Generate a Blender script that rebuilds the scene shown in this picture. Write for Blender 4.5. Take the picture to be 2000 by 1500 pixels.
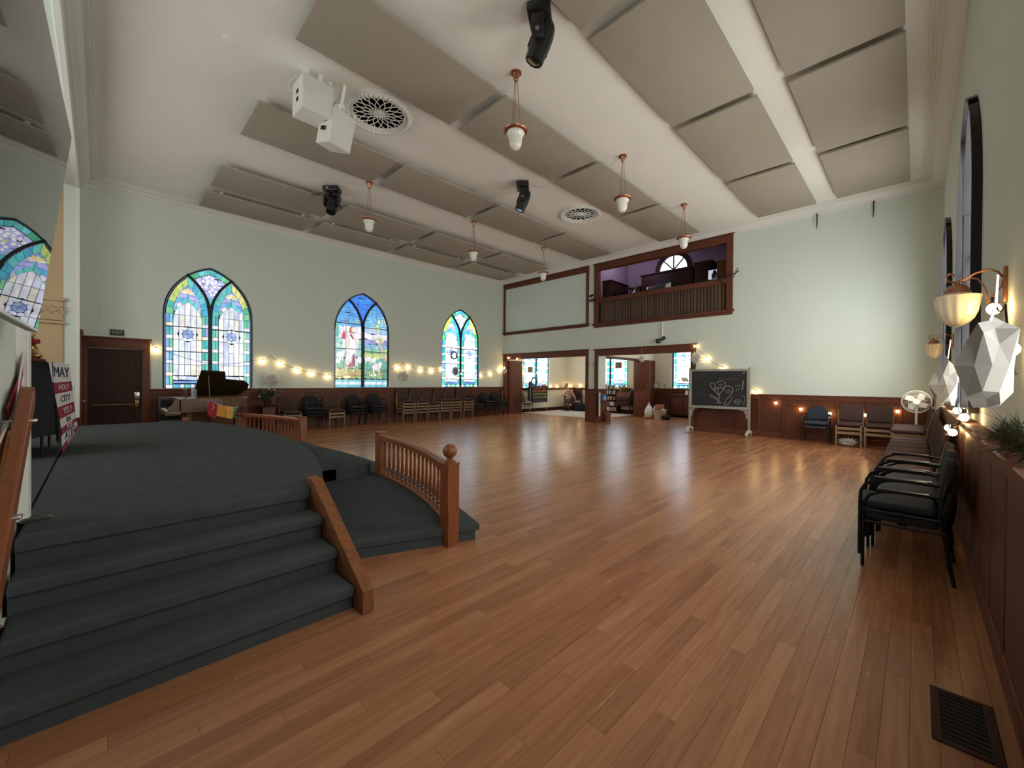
import bpy, bmesh, math, random
from mathutils import Vector, Matrix, Euler
from mathutils.geometry import tessellate_polygon
PI = math.pi
rnd = random.Random(7)
S = bpy.context.scene
COL = S.collection
for o in list(bpy.data.objects):
    bpy.data.objects.remove(o)

# ------------------------------------------------------------------ camera
cam_d = bpy.data.cameras.new('camera')
cam = bpy.data.objects.new('camera', cam_d)
COL.objects.link(cam)
S.camera = cam
cam_d.sensor_fit = 'HORIZONTAL'
cam_d.sensor_width = 36.0
cam_d.lens = 36.0 * 798.15 / 2000.0
cam_d.clip_start = 0.02
yaw, pit, roll = 0.780504, -0.0066706, 0.00797525
Fv = Vector((-math.sin(yaw) * math.cos(pit), math.cos(yaw) * math.cos(pit), math.sin(pit)))
R0 = Vector((math.cos(yaw), math.sin(yaw), 0))
U0 = R0.cross(Fv)
Rv = R0 * math.cos(roll) + U0 * math.sin(roll)
Uv = U0 * math.cos(roll) - R0 * math.sin(roll)
M = Matrix((Rv, Uv, -Fv)).transposed().to_4x4()
M.translation = Vector((0, 0, 1.6))
cam.matrix_world = M

# ------------------------------------------------------------------ world, exposure
W = bpy.data.worlds.new('world')
S.world = W
W.use_nodes = True
W.node_tree.nodes['Background'].inputs[0].default_value = (0.55, 0.65, 0.8, 1)
W.node_tree.nodes['Background'].inputs[1].default_value = 0.3
S.view_settings.view_transform = 'Standard'
S.view_settings.look = 'None'
S.view_settings.gamma = 1.0
S.view_settings.use_curve_mapping = False
S.view_settings.exposure = 0.0
# brightness of the lit windows (daylight coming through the leaded glass) and of the lamps
DAY_LEFT = 1.2
DAY_RIGHT = 18.0
DAY_ANNEX = 4.0
DAY_FAN = 1.6
BULB = 55.0

# ------------------------------------------------------------------ materials
def nmat(name):
    m = bpy.data.materials.new(name)
    m.use_nodes = True
    nt = m.node_tree
    return m, nt, nt.nodes['Principled BSDF']

def mat(name, col, rough=0.5, metal=0.0, var=0.0, scale=8.0, bump=0.0, bscale=60.0, stretch=None, coat=0.0, trans=0.0, spec=None, sheen=0.0, random=0.0):
    m, nt, b = nmat(name)
    b.inputs['Base Color'].default_value = (*col, 1)
    b.inputs['Roughness'].default_value = rough
    b.inputs['Metallic'].default_value = metal
    if coat:
        b.inputs['Coat Weight'].default_value = coat
        b.inputs['Coat Roughness'].default_value = 0.12
    if trans:
        b.inputs['Transmission Weight'].default_value = trans
    if spec is not None:
        b.inputs['Specular IOR Level'].default_value = spec
    if sheen:
        b.inputs['Sheen Weight'].default_value = sheen
    L = nt.links
    tc = mp = None
    if var or bump:
        tc = nt.nodes.new('ShaderNodeTexCoord')
        mp = nt.nodes.new('ShaderNodeMapping')
        if stretch:
            mp.inputs['Scale'].default_value = stretch
        L.new(tc.outputs['Object'], mp.inputs[0])
    if var or random:
        fac = None
        if var:
            n = nt.nodes.new('ShaderNodeTexNoise')
            n.inputs['Scale'].default_value = scale
            n.inputs['Detail'].default_value = 6
            L.new(mp.outputs[0], n.inputs['Vector'])
            fac = n.outputs['Fac']
        if random:
            oi = nt.nodes.new('ShaderNodeObjectInfo')
            if fac is None:
                fac = oi.outputs['Random']
            else:
                mx0 = nt.nodes.new('ShaderNodeMix')
                mx0.inputs[0].default_value = random
                L.new(fac, mx0.inputs[2]); L.new(oi.outputs['Random'], mx0.inputs[3])
                fac = mx0.outputs[0]
        mx = nt.nodes.new('ShaderNodeMix')
        mx.data_type = 'RGBA'
        v = var or 0.3
        mx.inputs[6].default_value = (*[max(0, c * (1 - 1.6 * v)) for c in col], 1)
        mx.inputs[7].default_value = (*[min(1, c * (1 + 1.6 * v)) for c in col], 1)
        L.new(fac, mx.inputs[0])
        L.new(mx.outputs[2], b.inputs['Base Color'])
    if bump:
        n2 = nt.nodes.new('ShaderNodeTexNoise')
        n2.inputs['Scale'].default_value = bscale
        n2.inputs['Detail'].default_value = 4
        L.new(mp.outputs[0], n2.inputs['Vector'])
        bp = nt.nodes.new('ShaderNodeBump')
        bp.inputs['Strength'].default_value = bump
        bp.inputs['Distance'].default_value = 0.01
        L.new(n2.outputs['Fac'], bp.inputs['Height'])
        L.new(bp.outputs[0], b.inputs['Normal'])
    return m

def emis(name, col, strength, base=None):
    m, nt, b = nmat(name)
    b.inputs['Base Color'].default_value = (*(base or col), 1)
    b.inputs['Emission Color'].default_value = (*col, 1)
    b.inputs['Emission Strength'].default_value = strength
    return m

MW = {}
MW['wall'] = mat('mint_paint', (0.64, 0.71, 0.635), 0.75, var=0.02, scale=1.5, bump=0.08, bscale=90)
MW['wall_blue'] = mat('pale_blue_paint', (0.66, 0.75, 0.715), 0.7, var=0.02, scale=1.5, bump=0.06, bscale=90)
MW['ceiling'] = mat('ceiling_paint', (0.84, 0.82, 0.76), 0.8, var=0.02, scale=1.2, bump=0.1, bscale=40)
MW['cornice'] = mat('cornice_paint', (0.74, 0.74, 0.70), 0.6)
MW['cream'] = mat('cream_paint', (0.74, 0.70, 0.56), 0.7, var=0.02, scale=2, bump=0.06, bscale=90)
MW['ochre'] = mat('ochre_paint', (0.50, 0.37, 0.22), 0.75, var=0.03, scale=2, bump=0.06)
MW['purple'] = mat('purple_paint', (0.36, 0.285, 0.36), 0.75, var=0.02)
MW['beige'] = mat('acoustic_fabric', (0.37, 0.325, 0.265), 0.95, var=0.03, scale=5, bump=0.15, bscale=250)
WOOD = mat('red_brown_wood', (0.120, 0.037, 0.018), 0.5, var=0.28, scale=6, stretch=(5, 5, 0.6), spec=0.3)
WOODH = mat('red_brown_wood_level', (0.120, 0.037, 0.018), 0.5, var=0.28, scale=6, stretch=(0.6, 5, 5), spec=0.3)
WOODD = mat('dark_wood', (0.040, 0.014, 0.009), 0.55, var=0.25, scale=6, stretch=(5, 5, 0.6), spec=0.25)
WAINS = mat('wainscot_wood', (0.095, 0.029, 0.012), 0.5, var=0.3, scale=4, stretch=(5, 5, 0.5), spec=0.3, random=0.35)
OAK = mat('orange_oak', (0.21, 0.060, 0.020), 0.4, var=0.3, scale=9, stretch=(6, 6, 0.6), spec=0.45)
OAKW = mat('worn_oak', (0.22, 0.080, 0.030), 0.55, var=0.4, scale=14, stretch=(2, 2, 2), spec=0.3)
BEECH = mat('chair_beech', (0.23, 0.14, 0.075), 0.5, var=0.15, scale=8, stretch=(4, 4, 0.6))
WALNUT = mat('piano_walnut', (0.11, 0.062, 0.034), 0.35, var=0.3, scale=5, stretch=(1, 4, 0.8), coat=0.15)
SIDING = mat('siding_board', (0.085, 0.050, 0.030), 0.55, var=0.3, scale=4, stretch=(6, 6, 0.5), random=0.55)
CARPET = mat('slate_carpet', (0.068, 0.075, 0.078), 1.0, var=0.14, scale=7, bump=0.5, bscale=350, spec=0.05)
BLACK = mat('black_plastic', (0.012, 0.012, 0.013), 0.35)
BLACKC = mat('black_cloth', (0.008, 0.008, 0.009), 0.95, bump=0.1)
LACQ = mat('black_lacquer', (0.008, 0.007, 0.007), 0.12, coat=0.6)
CHARF = mat('charcoal_fabric', (0.014, 0.016, 0.021), 0.95, var=0.15, scale=40, bump=0.15, bscale=400)
BLUEF = mat('navy_fabric', (0.030, 0.038, 0.058), 0.95, var=0.15, scale=40, bump=0.15, bscale=400)
BROWNF = mat('brown_fabric', (0.078, 0.048, 0.042), 0.95, var=0.12, scale=40, bump=0.2, bscale=400, spec=0.1)
BLKMET = mat('black_metal', (0.012, 0.012, 0.013), 0.4, metal=0.6)
IRON = mat('iron_window_frame', (0.010, 0.009, 0.012), 0.35, metal=0.3)
LEAD = mat('lead_came', (0.018, 0.022, 0.035), 0.5, metal=0.5)
STEEL = mat('brushed_steel', (0.6, 0.6, 0.6), 0.3, metal=1.0)
COPPER = mat('aged_copper', (0.42, 0.19, 0.11), 0.32, metal=0.9, var=0.2, scale=20)
BRASS = mat('old_brass', (0.30, 0.19, 0.08), 0.35, metal=0.9, var=0.2, scale=20)
GOLD = mat('gilt', (0.55, 0.36, 0.10), 0.28, metal=1.0, var=0.3, scale=30)
MILK = mat('opal_glass', (0.80, 0.78, 0.72), 0.18, coat=0.5)
SHADE = mat('frosted_shade_glass', (0.85, 0.78, 0.60), 0.35, coat=0.3)
PAPER = mat('white_paper', (0.80, 0.77, 0.72), 0.85, var=0.04, scale=4)
WHITEP = mat('white_enamel', (0.78, 0.78, 0.72), 0.45)
GREYP = mat('speaker_grille', (0.72, 0.72, 0.68), 0.6, bump=0.3, bscale=300)
GREYW = mat('grey_painted_wood', (0.33, 0.31, 0.28), 0.55, var=0.1, scale=6)
SLATE = mat('chalkboard_slate', (0.014, 0.015, 0.015), 0.6, var=0.5, scale=3)
CHALK = mat('white_chalk', (0.55, 0.55, 0.53), 1.0)
CHALKD = mat('faded_chalk', (0.17, 0.16, 0.17), 1.0)
DARK = mat('dark_recess', (0.006, 0.006, 0.007), 0.9)
LEAF = mat('green_leaf', (0.05, 0.085, 0.03), 0.6, var=0.3, scale=12)
LEAFD = mat('pine_needle', (0.045, 0.055, 0.018), 0.7, var=0.3, scale=12)
WIRE = mat('black_cord', (0.012, 0.012, 0.012), 0.6)
CREAMP = mat('cream_plastic', (0.62, 0.58, 0.50), 0.4)
BULBM = emis('lit_bulb', (1.0, 0.62, 0.25), BULB, (0.9, 0.8, 0.6))
RED = mat('red_cloth', (0.30, 0.015, 0.03), 0.9)
ORANGE = mat('orange_cloth', (0.62, 0.24, 0.04), 0.9)
YELLOW = mat('yellow_cloth', (0.62, 0.36, 0.07), 0.9)
GREENC = mat('green_cloth', (0.06, 0.24, 0.14), 0.9)
WHITEC = mat('white_cloth', (0.62, 0.60, 0.58), 0.9)
RUG = mat('pale_rug', (0.50, 0.44, 0.40), 0.95, var=0.15, scale=10, bump=0.3, bscale=200)
SCREEN = mat('black_screen', (0.006, 0.007, 0.007), 0.012, spec=0.75)
SILVER = mat('silver_bezel', (0.65, 0.66, 0.68), 0.3, metal=0.7)

# floor boards: colour of each board from its own row and place, grain along the board
PW, PL = 0.098, 1.25
def floor_mat():
    m, nt, b = nmat('floor_boards')
    L = nt.links
    N = nt.nodes.new
    g = N('ShaderNodeNewGeometry')
    sp = N('ShaderNodeSeparateXYZ'); L.new(g.outputs['Position'], sp.inputs[0])
    def mth(op, a, bb=None):
        n = N('ShaderNodeMath'); n.operation = op
        for i, q in enumerate((a, bb)):
            if q is None: continue
            if isinstance(q, (int, float)): n.inputs[i].default_value = q
            else: L.new(q, n.inputs[i])
        return n.outputs[0]
    row = mth('FLOOR', mth('DIVIDE', mth('ADD', sp.outputs[0], 20.0), PW))
    off = mth('MULTIPLY', mth('FRACT', mth('MULTIPLY', row, 0.3819)), PL)
    idx = mth('FLOOR', mth('DIVIDE', mth('ADD', sp.outputs[1], off), PL))
    cx = N('ShaderNodeCombineXYZ'); L.new(row, cx.inputs[0]); L.new(idx, cx.inputs[1])
    wn = N('ShaderNodeTexWhiteNoise'); wn.noise_dimensions = '2D'; L.new(cx.outputs[0], wn.inputs['Vector'])
    mp = N('ShaderNodeMapping'); mp.inputs['Scale'].default_value = (38, 2.2, 1); L.new(g.outputs['Position'], mp.inputs[0])
    ad = N('ShaderNodeVectorMath'); ad.operation = 'ADD'; L.new(mp.outputs[0], ad.inputs[0]); 
    sc = N('ShaderNodeVectorMath'); sc.operation = 'SCALE'; sc.inputs[3].default_value = 17.0; L.new(wn.outputs['Color'], sc.inputs[0]); L.new(sc.outputs[0], ad.inputs[1])
    ns = N('ShaderNodeTexNoise'); ns.inputs['Scale'].default_value = 1.0; ns.inputs['Detail'].default_value = 5; L.new(ad.outputs[0], ns.inputs['Vector'])
    fac = mth('ADD', mth('MULTIPLY', ns.outputs['Fac'], 0.75), mth('MULTIPLY', wn.outputs['Value'], 0.35))
    cr = N('ShaderNodeValToRGB')
    e = cr.color_ramp.elements
    e[0].position = 0.2; e[0].color = (0.235, 0.094, 0.041, 1)
    e[1].position = 0.85; e[1].color = (0.430, 0.200, 0.098, 1)
    k = e.new(0.55); k.color = (0.345, 0.148, 0.068, 1)
    L.new(fac, cr.inputs[0]); L.new(cr.outputs[0], b.inputs['Base Color'])
    rr = mth('ADD', mth('MULTIPLY', ns.outputs['Fac'], 0.10), 0.20)
    L.new(rr, b.inputs['Roughness'])
    b.inputs['Specular IOR Level'].default_value = 0.5
    big = N('ShaderNodeTexNoise'); big.inputs['Scale'].default_value = 2.3
    mp2 = N('ShaderNodeMapping'); mp2.inputs['Scale'].default_value = (3.0, 0.8, 1); L.new(g.outputs['Position'], mp2.inputs[0]); L.new(mp2.outputs[0], big.inputs['Vector'])
    bp = N('ShaderNodeBump'); bp.inputs['Strength'].default_value = 0.04; bp.inputs['Distance'].default_value = 0.006
    L.new(big.outputs['Fac'], bp.inputs['Height']); L.new(bp.outputs[0], b.inputs['Normal'])
    return m
FLOORM = floor_mat()

# leaded glass: one material, each pane carries its own colour
def glass_mat(name, strength):
    m, nt, b = nmat(name)
    N = nt.nodes.new; L = nt.links
    oi = N('ShaderNodeObjectInfo')
    tc = N('ShaderNodeTexCoord')
    mp = N('ShaderNodeMapping'); mp.inputs['Scale'].default_value = (9, 1, 3.5)
    L.new(tc.outputs['Object'], mp.inputs[0])
    ns = N('ShaderNodeTexNoise'); ns.inputs['Scale'].default_value = 1.0; ns.inputs['Detail'].default_value = 4
    L.new(mp.outputs[0], ns.inputs['Vector'])
    mr = N('ShaderNodeMapRange'); mr.inputs[1].default_value = 0.3; mr.inputs[2].default_value = 0.7; mr.inputs[3].default_value = 0.66; mr.inputs[4].default_value = 1.1
    L.new(ns.outputs['Fac'], mr.inputs[0])
    mx = N('ShaderNodeVectorMath'); mx.operation = 'SCALE'
    L.new(oi.outputs['Color'], mx.inputs[0]); L.new(mr.outputs[0], mx.inputs[3])
    L.new(mx.outputs[0], b.inputs['Emission Color'])
    b.inputs['Emission Strength'].default_value = strength
    b.inputs['Base Color'].default_value = (0.08, 0.08, 0.08, 1)
    b.inputs['Roughness'].default_value = 0.15
    return m
GL_LEFT = glass_mat('leaded_glass_left', DAY_LEFT)
GL_THIRD = glass_mat('leaded_glass_third', DAY_LEFT * 1.9)
GL_RIGHT = glass_mat('leaded_glass_right', DAY_RIGHT)
GL_ANNEX = glass_mat('leaded_glass_annex', DAY_ANNEX)

# ------------------------------------------------------------------ mesh helpers
def basis(d):
    d = Vector(d).normalized()
    a = Vector((0, 0, 1)) if abs(d.z) < 0.95 else Vector((1, 0, 0))
    u = d.cross(a).normalized()
    return d, u, d.cross(u)

class MB:
    def __init__(s):
        s.v = []; s.f = []
    def add(s, vs, fs, mtx=None):
        o = len(s.v)
        for p in vs:
            p = Vector(p)
            s.v.append(mtx @ p if mtx else p)
        s.f += [[i + o for i in f] for f in fs]
        return s
    def box(s, x0, x1, y0, y1, z0, z1, mtx=None):
        vs = [(x, y, z) for z in (z0, z1) for x, y in ((x0, y0), (x1, y0), (x1, y1), (x0, y1))]
        return s.add(vs, [(3, 2, 1, 0), (4, 5, 6, 7), (0, 1, 5, 4), (1, 2, 6, 5), (2, 3, 7, 6), (3, 0, 4, 7)], mtx)
    def rbox(s, x0, x1, y0, y1, z0, z1, r=0.02, seg=2, mtx=None):
        bm = bmesh.new()
        bmesh.ops.create_cube(bm, size=1)
        for v in bm.verts:
            v.co = Vector((x0 + (v.co.x + .5) * (x1 - x0), y0 + (v.co.y + .5) * (y1 - y0), z0 + (v.co.z + .5) * (z1 - z0)))
        bmesh.ops.bevel(bm, geom=list(bm.edges), offset=r, segments=seg, affect='EDGES', profile=0.5)
        bm.verts.index_update()
        vs = [v.co.copy() for v in bm.verts]; fs = [[v.index for v in f.verts] for f in bm.faces]
        bm.free()
        return s.add(vs, fs, mtx)
    def prism(s, poly, y0, y1, mtx=None):
        """polygon in x,z extruded along y"""
        n = len(poly)
        vs = [(p[0], y0, p[1]) for p in poly] + [(p[0], y1, p[1]) for p in poly]
        fs = [list(range(n)), list(range(2 * n - 1, n - 1, -1))]
        fs += [(i, i + n, (i + 1) % n + n, (i + 1) % n) for i in range(n)]
        return s.add(vs, fs, mtx)
    def prismz(s, poly, z0, z1, mtx=None):
        n = len(poly)
        vs = [(p[0], p[1], z0) for p in poly] + [(p[0], p[1], z1) for p in poly]
        fs = [list(range(n - 1, -1, -1)), list(range(n, 2 * n))]
        fs += [(i, (i + 1) % n, (i + 1) % n + n, i + n) for i in range(n)]
        return s.add(vs, fs, mtx)
    def cyl(s, p0, p1, r0, r1=None, n=10, cap=True):
        r1 = r0 if r1 is None else r1
        p0 = Vector(p0); p1 = Vector(p1)
        d, u, w = basis(p1 - p0)
        vs = []
        for p, r in ((p0, r0), (p1, r1)):
            for i in range(n):
                a = 2 * PI * i / n
                vs.append(p + u * math.cos(a) * r + w * math.sin(a) * r)
        fs = [(i, (i + 1) % n, (i + 1) % n + n, i + n) for i in range(n)]
        if cap:
            fs += [list(range(n - 1, -1, -1)), list(range(n, 2 * n))]
        return s.add(vs, fs)
    def tube(s, pts, r, n=6, cap=True):
        pts = [Vector(p) for p in pts]
        rs = r if isinstance(r, (list, tuple)) else [r] * len(pts)
        d0, u, w = basis(pts[1] - pts[0])
        vs = []; fs = []
        for k, p in enumerate(pts):
            t = (pts[min(k + 1, len(pts) - 1)] - pts[max(k - 1, 0)]).normalized()
            u = (u - t * u.dot(t))
            u = u.normalized() if u.length > 1e-6 else basis(t)[1]
            w = t.cross(u)
            for i in range(n):
                a = 2 * PI * i / n
                vs.append(p + (u * math.cos(a) + w * math.sin(a)) * rs[k])
        for k in range(len(pts) - 1):
            for i in range(n):
                fs.append((k * n + i, k * n + (i + 1) % n, (k + 1) * n + (i + 1) % n, (k + 1) * n + i))
        if cap:
            fs += [list(range(n - 1, -1, -1)), list(range(len(vs) - n, len(vs)))]
        return s.add(vs, fs)
    def lathe(s, prof, n=20, c=(0, 0, 0), mtx=None, cap=True):
        vs = []; fs = []
        for r, z in prof:
            for i in range(n):
                a = 2 * PI * i / n
                vs.append((c[0] + r * math.cos(a), c[1] + r * math.sin(a), c[2] + z))
        for k in range(len(prof) - 1):
            for i in range(n):
                fs.append((k * n + i, k * n + (i + 1) % n, (k + 1) * n + (i + 1) % n, (k + 1) * n + i))
        if cap and prof[0][0] > 1e-5: fs.append(list(range(n - 1, -1, -1)))
        if cap and prof[-1][0] > 1e-5: fs.append(list(range(len(vs) - n, len(vs))))
        return s.add(vs, fs, mtx)
    def ball(s, c, r, n=12, m=8, sc=(1, 1, 1)):
        prof = [(r * math.sin(PI * k / m), -r * math.cos(PI * k / m)) for k in range(m + 1)]
        vs = []; fs = []
        for rr, z in prof:
            for i in range(n):
                a = 2 * PI * i / n
                vs.append((c[0] + rr * math.cos(a) * sc[0], c[1] + rr * math.sin(a) * sc[1], c[2] + z * sc[2]))
        for k in range(m):
            for i in range(n):
                fs.append((k * n + i, k * n + (i + 1) % n, (k + 1) * n + (i + 1) % n, (k + 1) * n + i))
        return s.add(vs, fs)
    def build(s, name, material, parent=None, smooth=True, angle=0.7, loc=None, rot=None, bevel=0.0):
        me = bpy.data.meshes.new(name)
        me.from_pydata([tuple(p) for p in s.v], [], s.f)
        bm = bmesh.new(); bm.from_mesh(me)
        bmesh.ops.remove_doubles(bm, verts=bm.verts, dist=1e-5)
        bmesh.ops.recalc_face_normals(bm, faces=bm.faces)
        bm.to_mesh(me); bm.free()
        if smooth and len(me.polygons):
            me.polygons.foreach_set('use_smooth', [True] * len(me.polygons))
            me.set_sharp_from_angle(angle=angle)
        if material: me.materials.append(material)
        o = bpy.data.objects.new(name, me)
        COL.objects.link(o)
        if parent: o.parent = parent
        if loc: o.location = loc
        if rot: o.rotation_euler = rot
        if bevel:
            b = o.modifiers.new('bevel', 'BEVEL'); b.width = bevel; b.segments = 2; b.limit_method = 'ANGLE'; b.angle_limit = 0.6
        return o

def thing(name, label, cat, loc=(0, 0, 0), rz=0.0, group=None, rot=None):
    o = bpy.data.objects.new(name, None)
    o.empty_display_size = 0.1
    COL.objects.link(o)
    o.location = loc
    o.rotation_euler = rot or (0, 0, rz)
    o['label'] = label; o['category'] = cat
    if group: o['group'] = group
    return o
def tag(o, label, cat, group=None):
    o['label'] = label; o['category'] = cat
    if group: o['group'] = group
    return o
def struct(o):
    o['kind'] = 'structure'
    return o
def sempty(name, loc=(0, 0, 0), rz=0.0):
    o = bpy.data.objects.new(name, None)
    COL.objects.link(o); o.location = loc; o.rotation_euler = (0, 0, rz)
    return struct(o)
def dup(root, loc, rz, label, group=None, scale=None):
    r = root.copy(); COL.objects.link(r)
    r.location = loc; r.rotation_euler = (0, 0, rz)
    r['label'] = label
    if scale: r.scale = scale
    if group: r['group'] = group
    for ch in list(root.children):
        c = ch.copy(); COL.objects.link(c); c.parent = r
        for g in ch.children:
            d = g.copy(); COL.objects.link(d); d.parent = c
    return r
def text(name, body, size, material, parent, loc, rot, depth=0.001, align='CENTER', sx=1.0):
    cu = bpy.data.curves.new(name, 'FONT')
    cu.body = body; cu.size = size; cu.extrude = depth; cu.align_x = align; cu.align_y = 'CENTER'
    cu.resolution_u = 2
    t = bpy.data.objects.new(name, cu)
    COL.objects.link(t)
    dg = bpy.context.evaluated_depsgraph_get()
    me = bpy.data.meshes.new_from_object(t.evaluated_get(dg))
    bpy.data.objects.remove(t); bpy.data.curves.remove(cu)
    me.materials.clear(); me.materials.append(material)
    o = bpy.data.objects.new(name, me)
    COL.objects.link(o)
    o.parent = parent; o.location = loc; o.rotation_euler = rot; o.scale = (sx, 1, 1)
    return o
def ordinal(n):
    return ['first', 'second', 'third', 'fourth', 'fifth', 'sixth', 'seventh', 'eighth', 'ninth', 'tenth', 'eleventh', 'twelfth'][n]
def arc(c, r, a0, a1, n):
    return [(c[0] + r * math.cos(a0 + (a1 - a0) * i / n), c[1] + r * math.sin(a0 + (a1 - a0) * i / n)) for i in range(n + 1)]

# ================================================================== THE ROOM
XL, XR, YG, YS, ZC, YB = -14.55, 0.42, 14.06, -0.36, 6.5, 19.3
HS, RA, CA = 2.07, 1.46, 0.42            # pointed arch: springing, radius, centre offset

def arch_pts(inset=0.0, n=10, h0=0.0):
    r = RA - inset
    am = math.acos(CA / r)
    right = arc((-CA, HS), r, 0, am, n)
    left = [(-x, z) for x, z in reversed(right)]
    return [(-(r - CA), h0), (r - CA, h0)] + right + left[1:]

def wall(name, fn, outer, holes, dvec, material, thick=0.12, parent=None):
    """flat wall with openings, the openings carry their reveals"""
    loops = [outer] + holes
    tris = tessellate_polygon([[Vector((p[0], p[1], 0)) for p in lp] for lp in loops])
    flat = [p for lp in loops for p in lp]
    d = Vector(dvec) * thick
    vs = [fn(*p) for p in flat]
    n = len(vs)
    vs += [v + d for v in vs]
    fs = [list(t) for t in tris] + [[i + n for i in reversed(t)] for t in tris]
    k = 0
    for lp in loops:
        m = len(lp)
        fs += [(k + i, k + (i + 1) % m, k + (i + 1) % m + n, k + i + n) for i in range(m)]
        k += m
    b = MB(); b.add(vs, fs)
    o = b.build(name, material, parent, smooth=False)
    return o if parent else struct(o)

def shifted(pts, c, z0):
    return [(c + x, z0 + h) for x, h in pts]

WIN_Y = [2.27, 6.87, 11.45]
SILL = 1.33
fL = lambda s, z: Vector((XL, s, z))
fR = lambda s, z: Vector((XR, s, z))
fG = lambda s, z: Vector((s, YG, z))
fB = lambda s, z: Vector((s, YB, z))
fS = lambda s, z: Vector((s, YS, z))
wall('wall_left', fL, [(YS, 0), (-0.21, 0), (-0.21, 2.35), (0.80, 2.35), (0.80, 0), (YG + 0.15, 0), (YG + 0.15, ZC), (YS, ZC)],
     [shifted(arch_pts(-0.03), y, SILL) for y in WIN_Y], (-1, 0, 0), MW['wall'], 0.14)
wall('wall_right', fR, [(YS, 0), (YG, 0), (YG, ZC), (YS, ZC)],
     [shifted(arch_pts(-0.02), y, SILL) for y in WIN_Y], (1, 0, 0), MW['wall'], 0.18)
wall('wall_gallery', fG, [(XL, 0), (-14.40, 0), (-14.40, 2.68), (-9.66, 2.68), (-9.66, 0), (-9.05, 0), (-9.05, 2.68), (-5.40, 2.68), (-5.40, 0), (XR, 0), (XR, ZC), (XL, ZC)],
     [[(-9.10, 3.92), (-4.31, 3.92), (-4.31, 6.08), (-9.10, 6.08)]], (0, 1, 0), MW['wall'], 0.15)
# wall behind the stage with its wide opening
wall('wall_stage', fS, [(XL, 0), (-13.45, 0), (-13.45, 5.9), (-4.06, 5.9), (-4.06, 0), (XR, 0), (XR, ZC), (XL, ZC)], [], (0, -1, 0), MW['wall'], 0.2)
struct(MB().box(-13.7, -13.45, -2.6, YS - 0.2, 0, 5.9).build('wall_recess_left', MW['ochre'], smooth=False))
struct(MB().box(-4.06, -3.8, -2.6, YS - 0.2, 0, 5.9).build('wall_recess_right', MW['cream'], smooth=False))
struct(MB().box(-13.7, -3.8, -2.75, -2.6, 0, 5.9).build('wall_recess_back', MW['cream'], smooth=False))
struct(MB().box(-13.7, -3.8, -2.75, YS - 0.2, 5.9, 6.0).build('ceiling_recess', MW['ceiling'], smooth=False))
struct(MB().box(-13.45, -4.06, -2.6, -0.34, 0.0, 0.695).build('floor_recess', CARPET, smooth=False))
# moulded white border of the opening, and the pilaster capital
t = sempty('trim_1')
MB().box(-13.56, -13.43, YS - 0.03, YS + 0.05, 0.7, 6.0).box(-4.08, -3.94, YS - 0.03, YS + 0.05, 0.7, 6.0).box(-13.56, -3.94, YS - 0.03, YS + 0.05, 5.86, 6.0).build('border', MW['cornice'], t, bevel=0.01)
cap = MB().rbox(-13.47, -13.35, -1.0, YS - 0.16, 2.78, 2.84, 0.012).rbox(-13.47, -13.38, -0.96, YS - 0.2, 2.86, 3.28, 0.012).rbox(-13.47, -13.35, -1.0, YS - 0.16, 3.28, 3.36, 0.012)
for k in range(3):
    y = -0.88 + 0.15 * k
    for a in range(9):
        ang = a * 0.7; rr = 0.075 - 0.006 * a
        cap.ball((-13.375, y + rr * math.cos(ang), 3.07 + rr * 1.6 * math.sin(ang)), 0.022, 8, 5)
cap.build('capital', MW['ochre'], t)
MB().rbox(-13.47, -13.40, -0.95, YS - 0.2, 0.7, 2.78, 0.02).build('pilaster', MW['ochre'], t)

# ceiling
wall('ceiling', lambda s, y: Vector((s, y, ZC)), [(XL, YS), (XR, YS), (XR, YG), (XL, YG)], [], (0, 0, 1), MW['ceiling'], 0.1)

# cornice: a moulded profile along each wall, joined at the corners
prof = [(0.0, -0.10), (0.03, -0.10), (0.035, -0.06), (0.07, -0.055), (0.075, -0.03), (0.14, 0.0), (0.2, 0.055), (0.26, 0.06), (0.265, 0.075), (0.30, 0.08), (0.305, 0.092), (0.345, 0.10), (0.345, 0.12), (0.0, 0.12)]
def cornice(name, a, b, inn, z=ZC - 0.12):
    a = Vector((*a, z)); b = Vector((*b, z)); i = Vector((*inn, 0))
    t = (b - a).normalized()
    vs = []
    for p, sg in ((a, 1), (b, -1)):
        for u, h in prof:
            vs.append(p + i * u + t * sg * u + Vector((0, 0, h)))
    n = len(prof)
    fs = [(k, (k + 1) % n, (k + 1) % n + n, k + n) for k in range(n)]
    o = MB().add(vs, fs).build(name, MW['cornice'], smooth=False)
    struct(o)
cornice('trim_2', (XL, YS), (XL, YG), (1, 0))
cornice('trim_3', (XL, YG), (XR, YG), (0, -1))
cornice('trim_4', (XR, YG), (XR, YS), (-1, 0))
cornice('trim_5', (XR, YS), (XL, YS), (0, 1))

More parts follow.
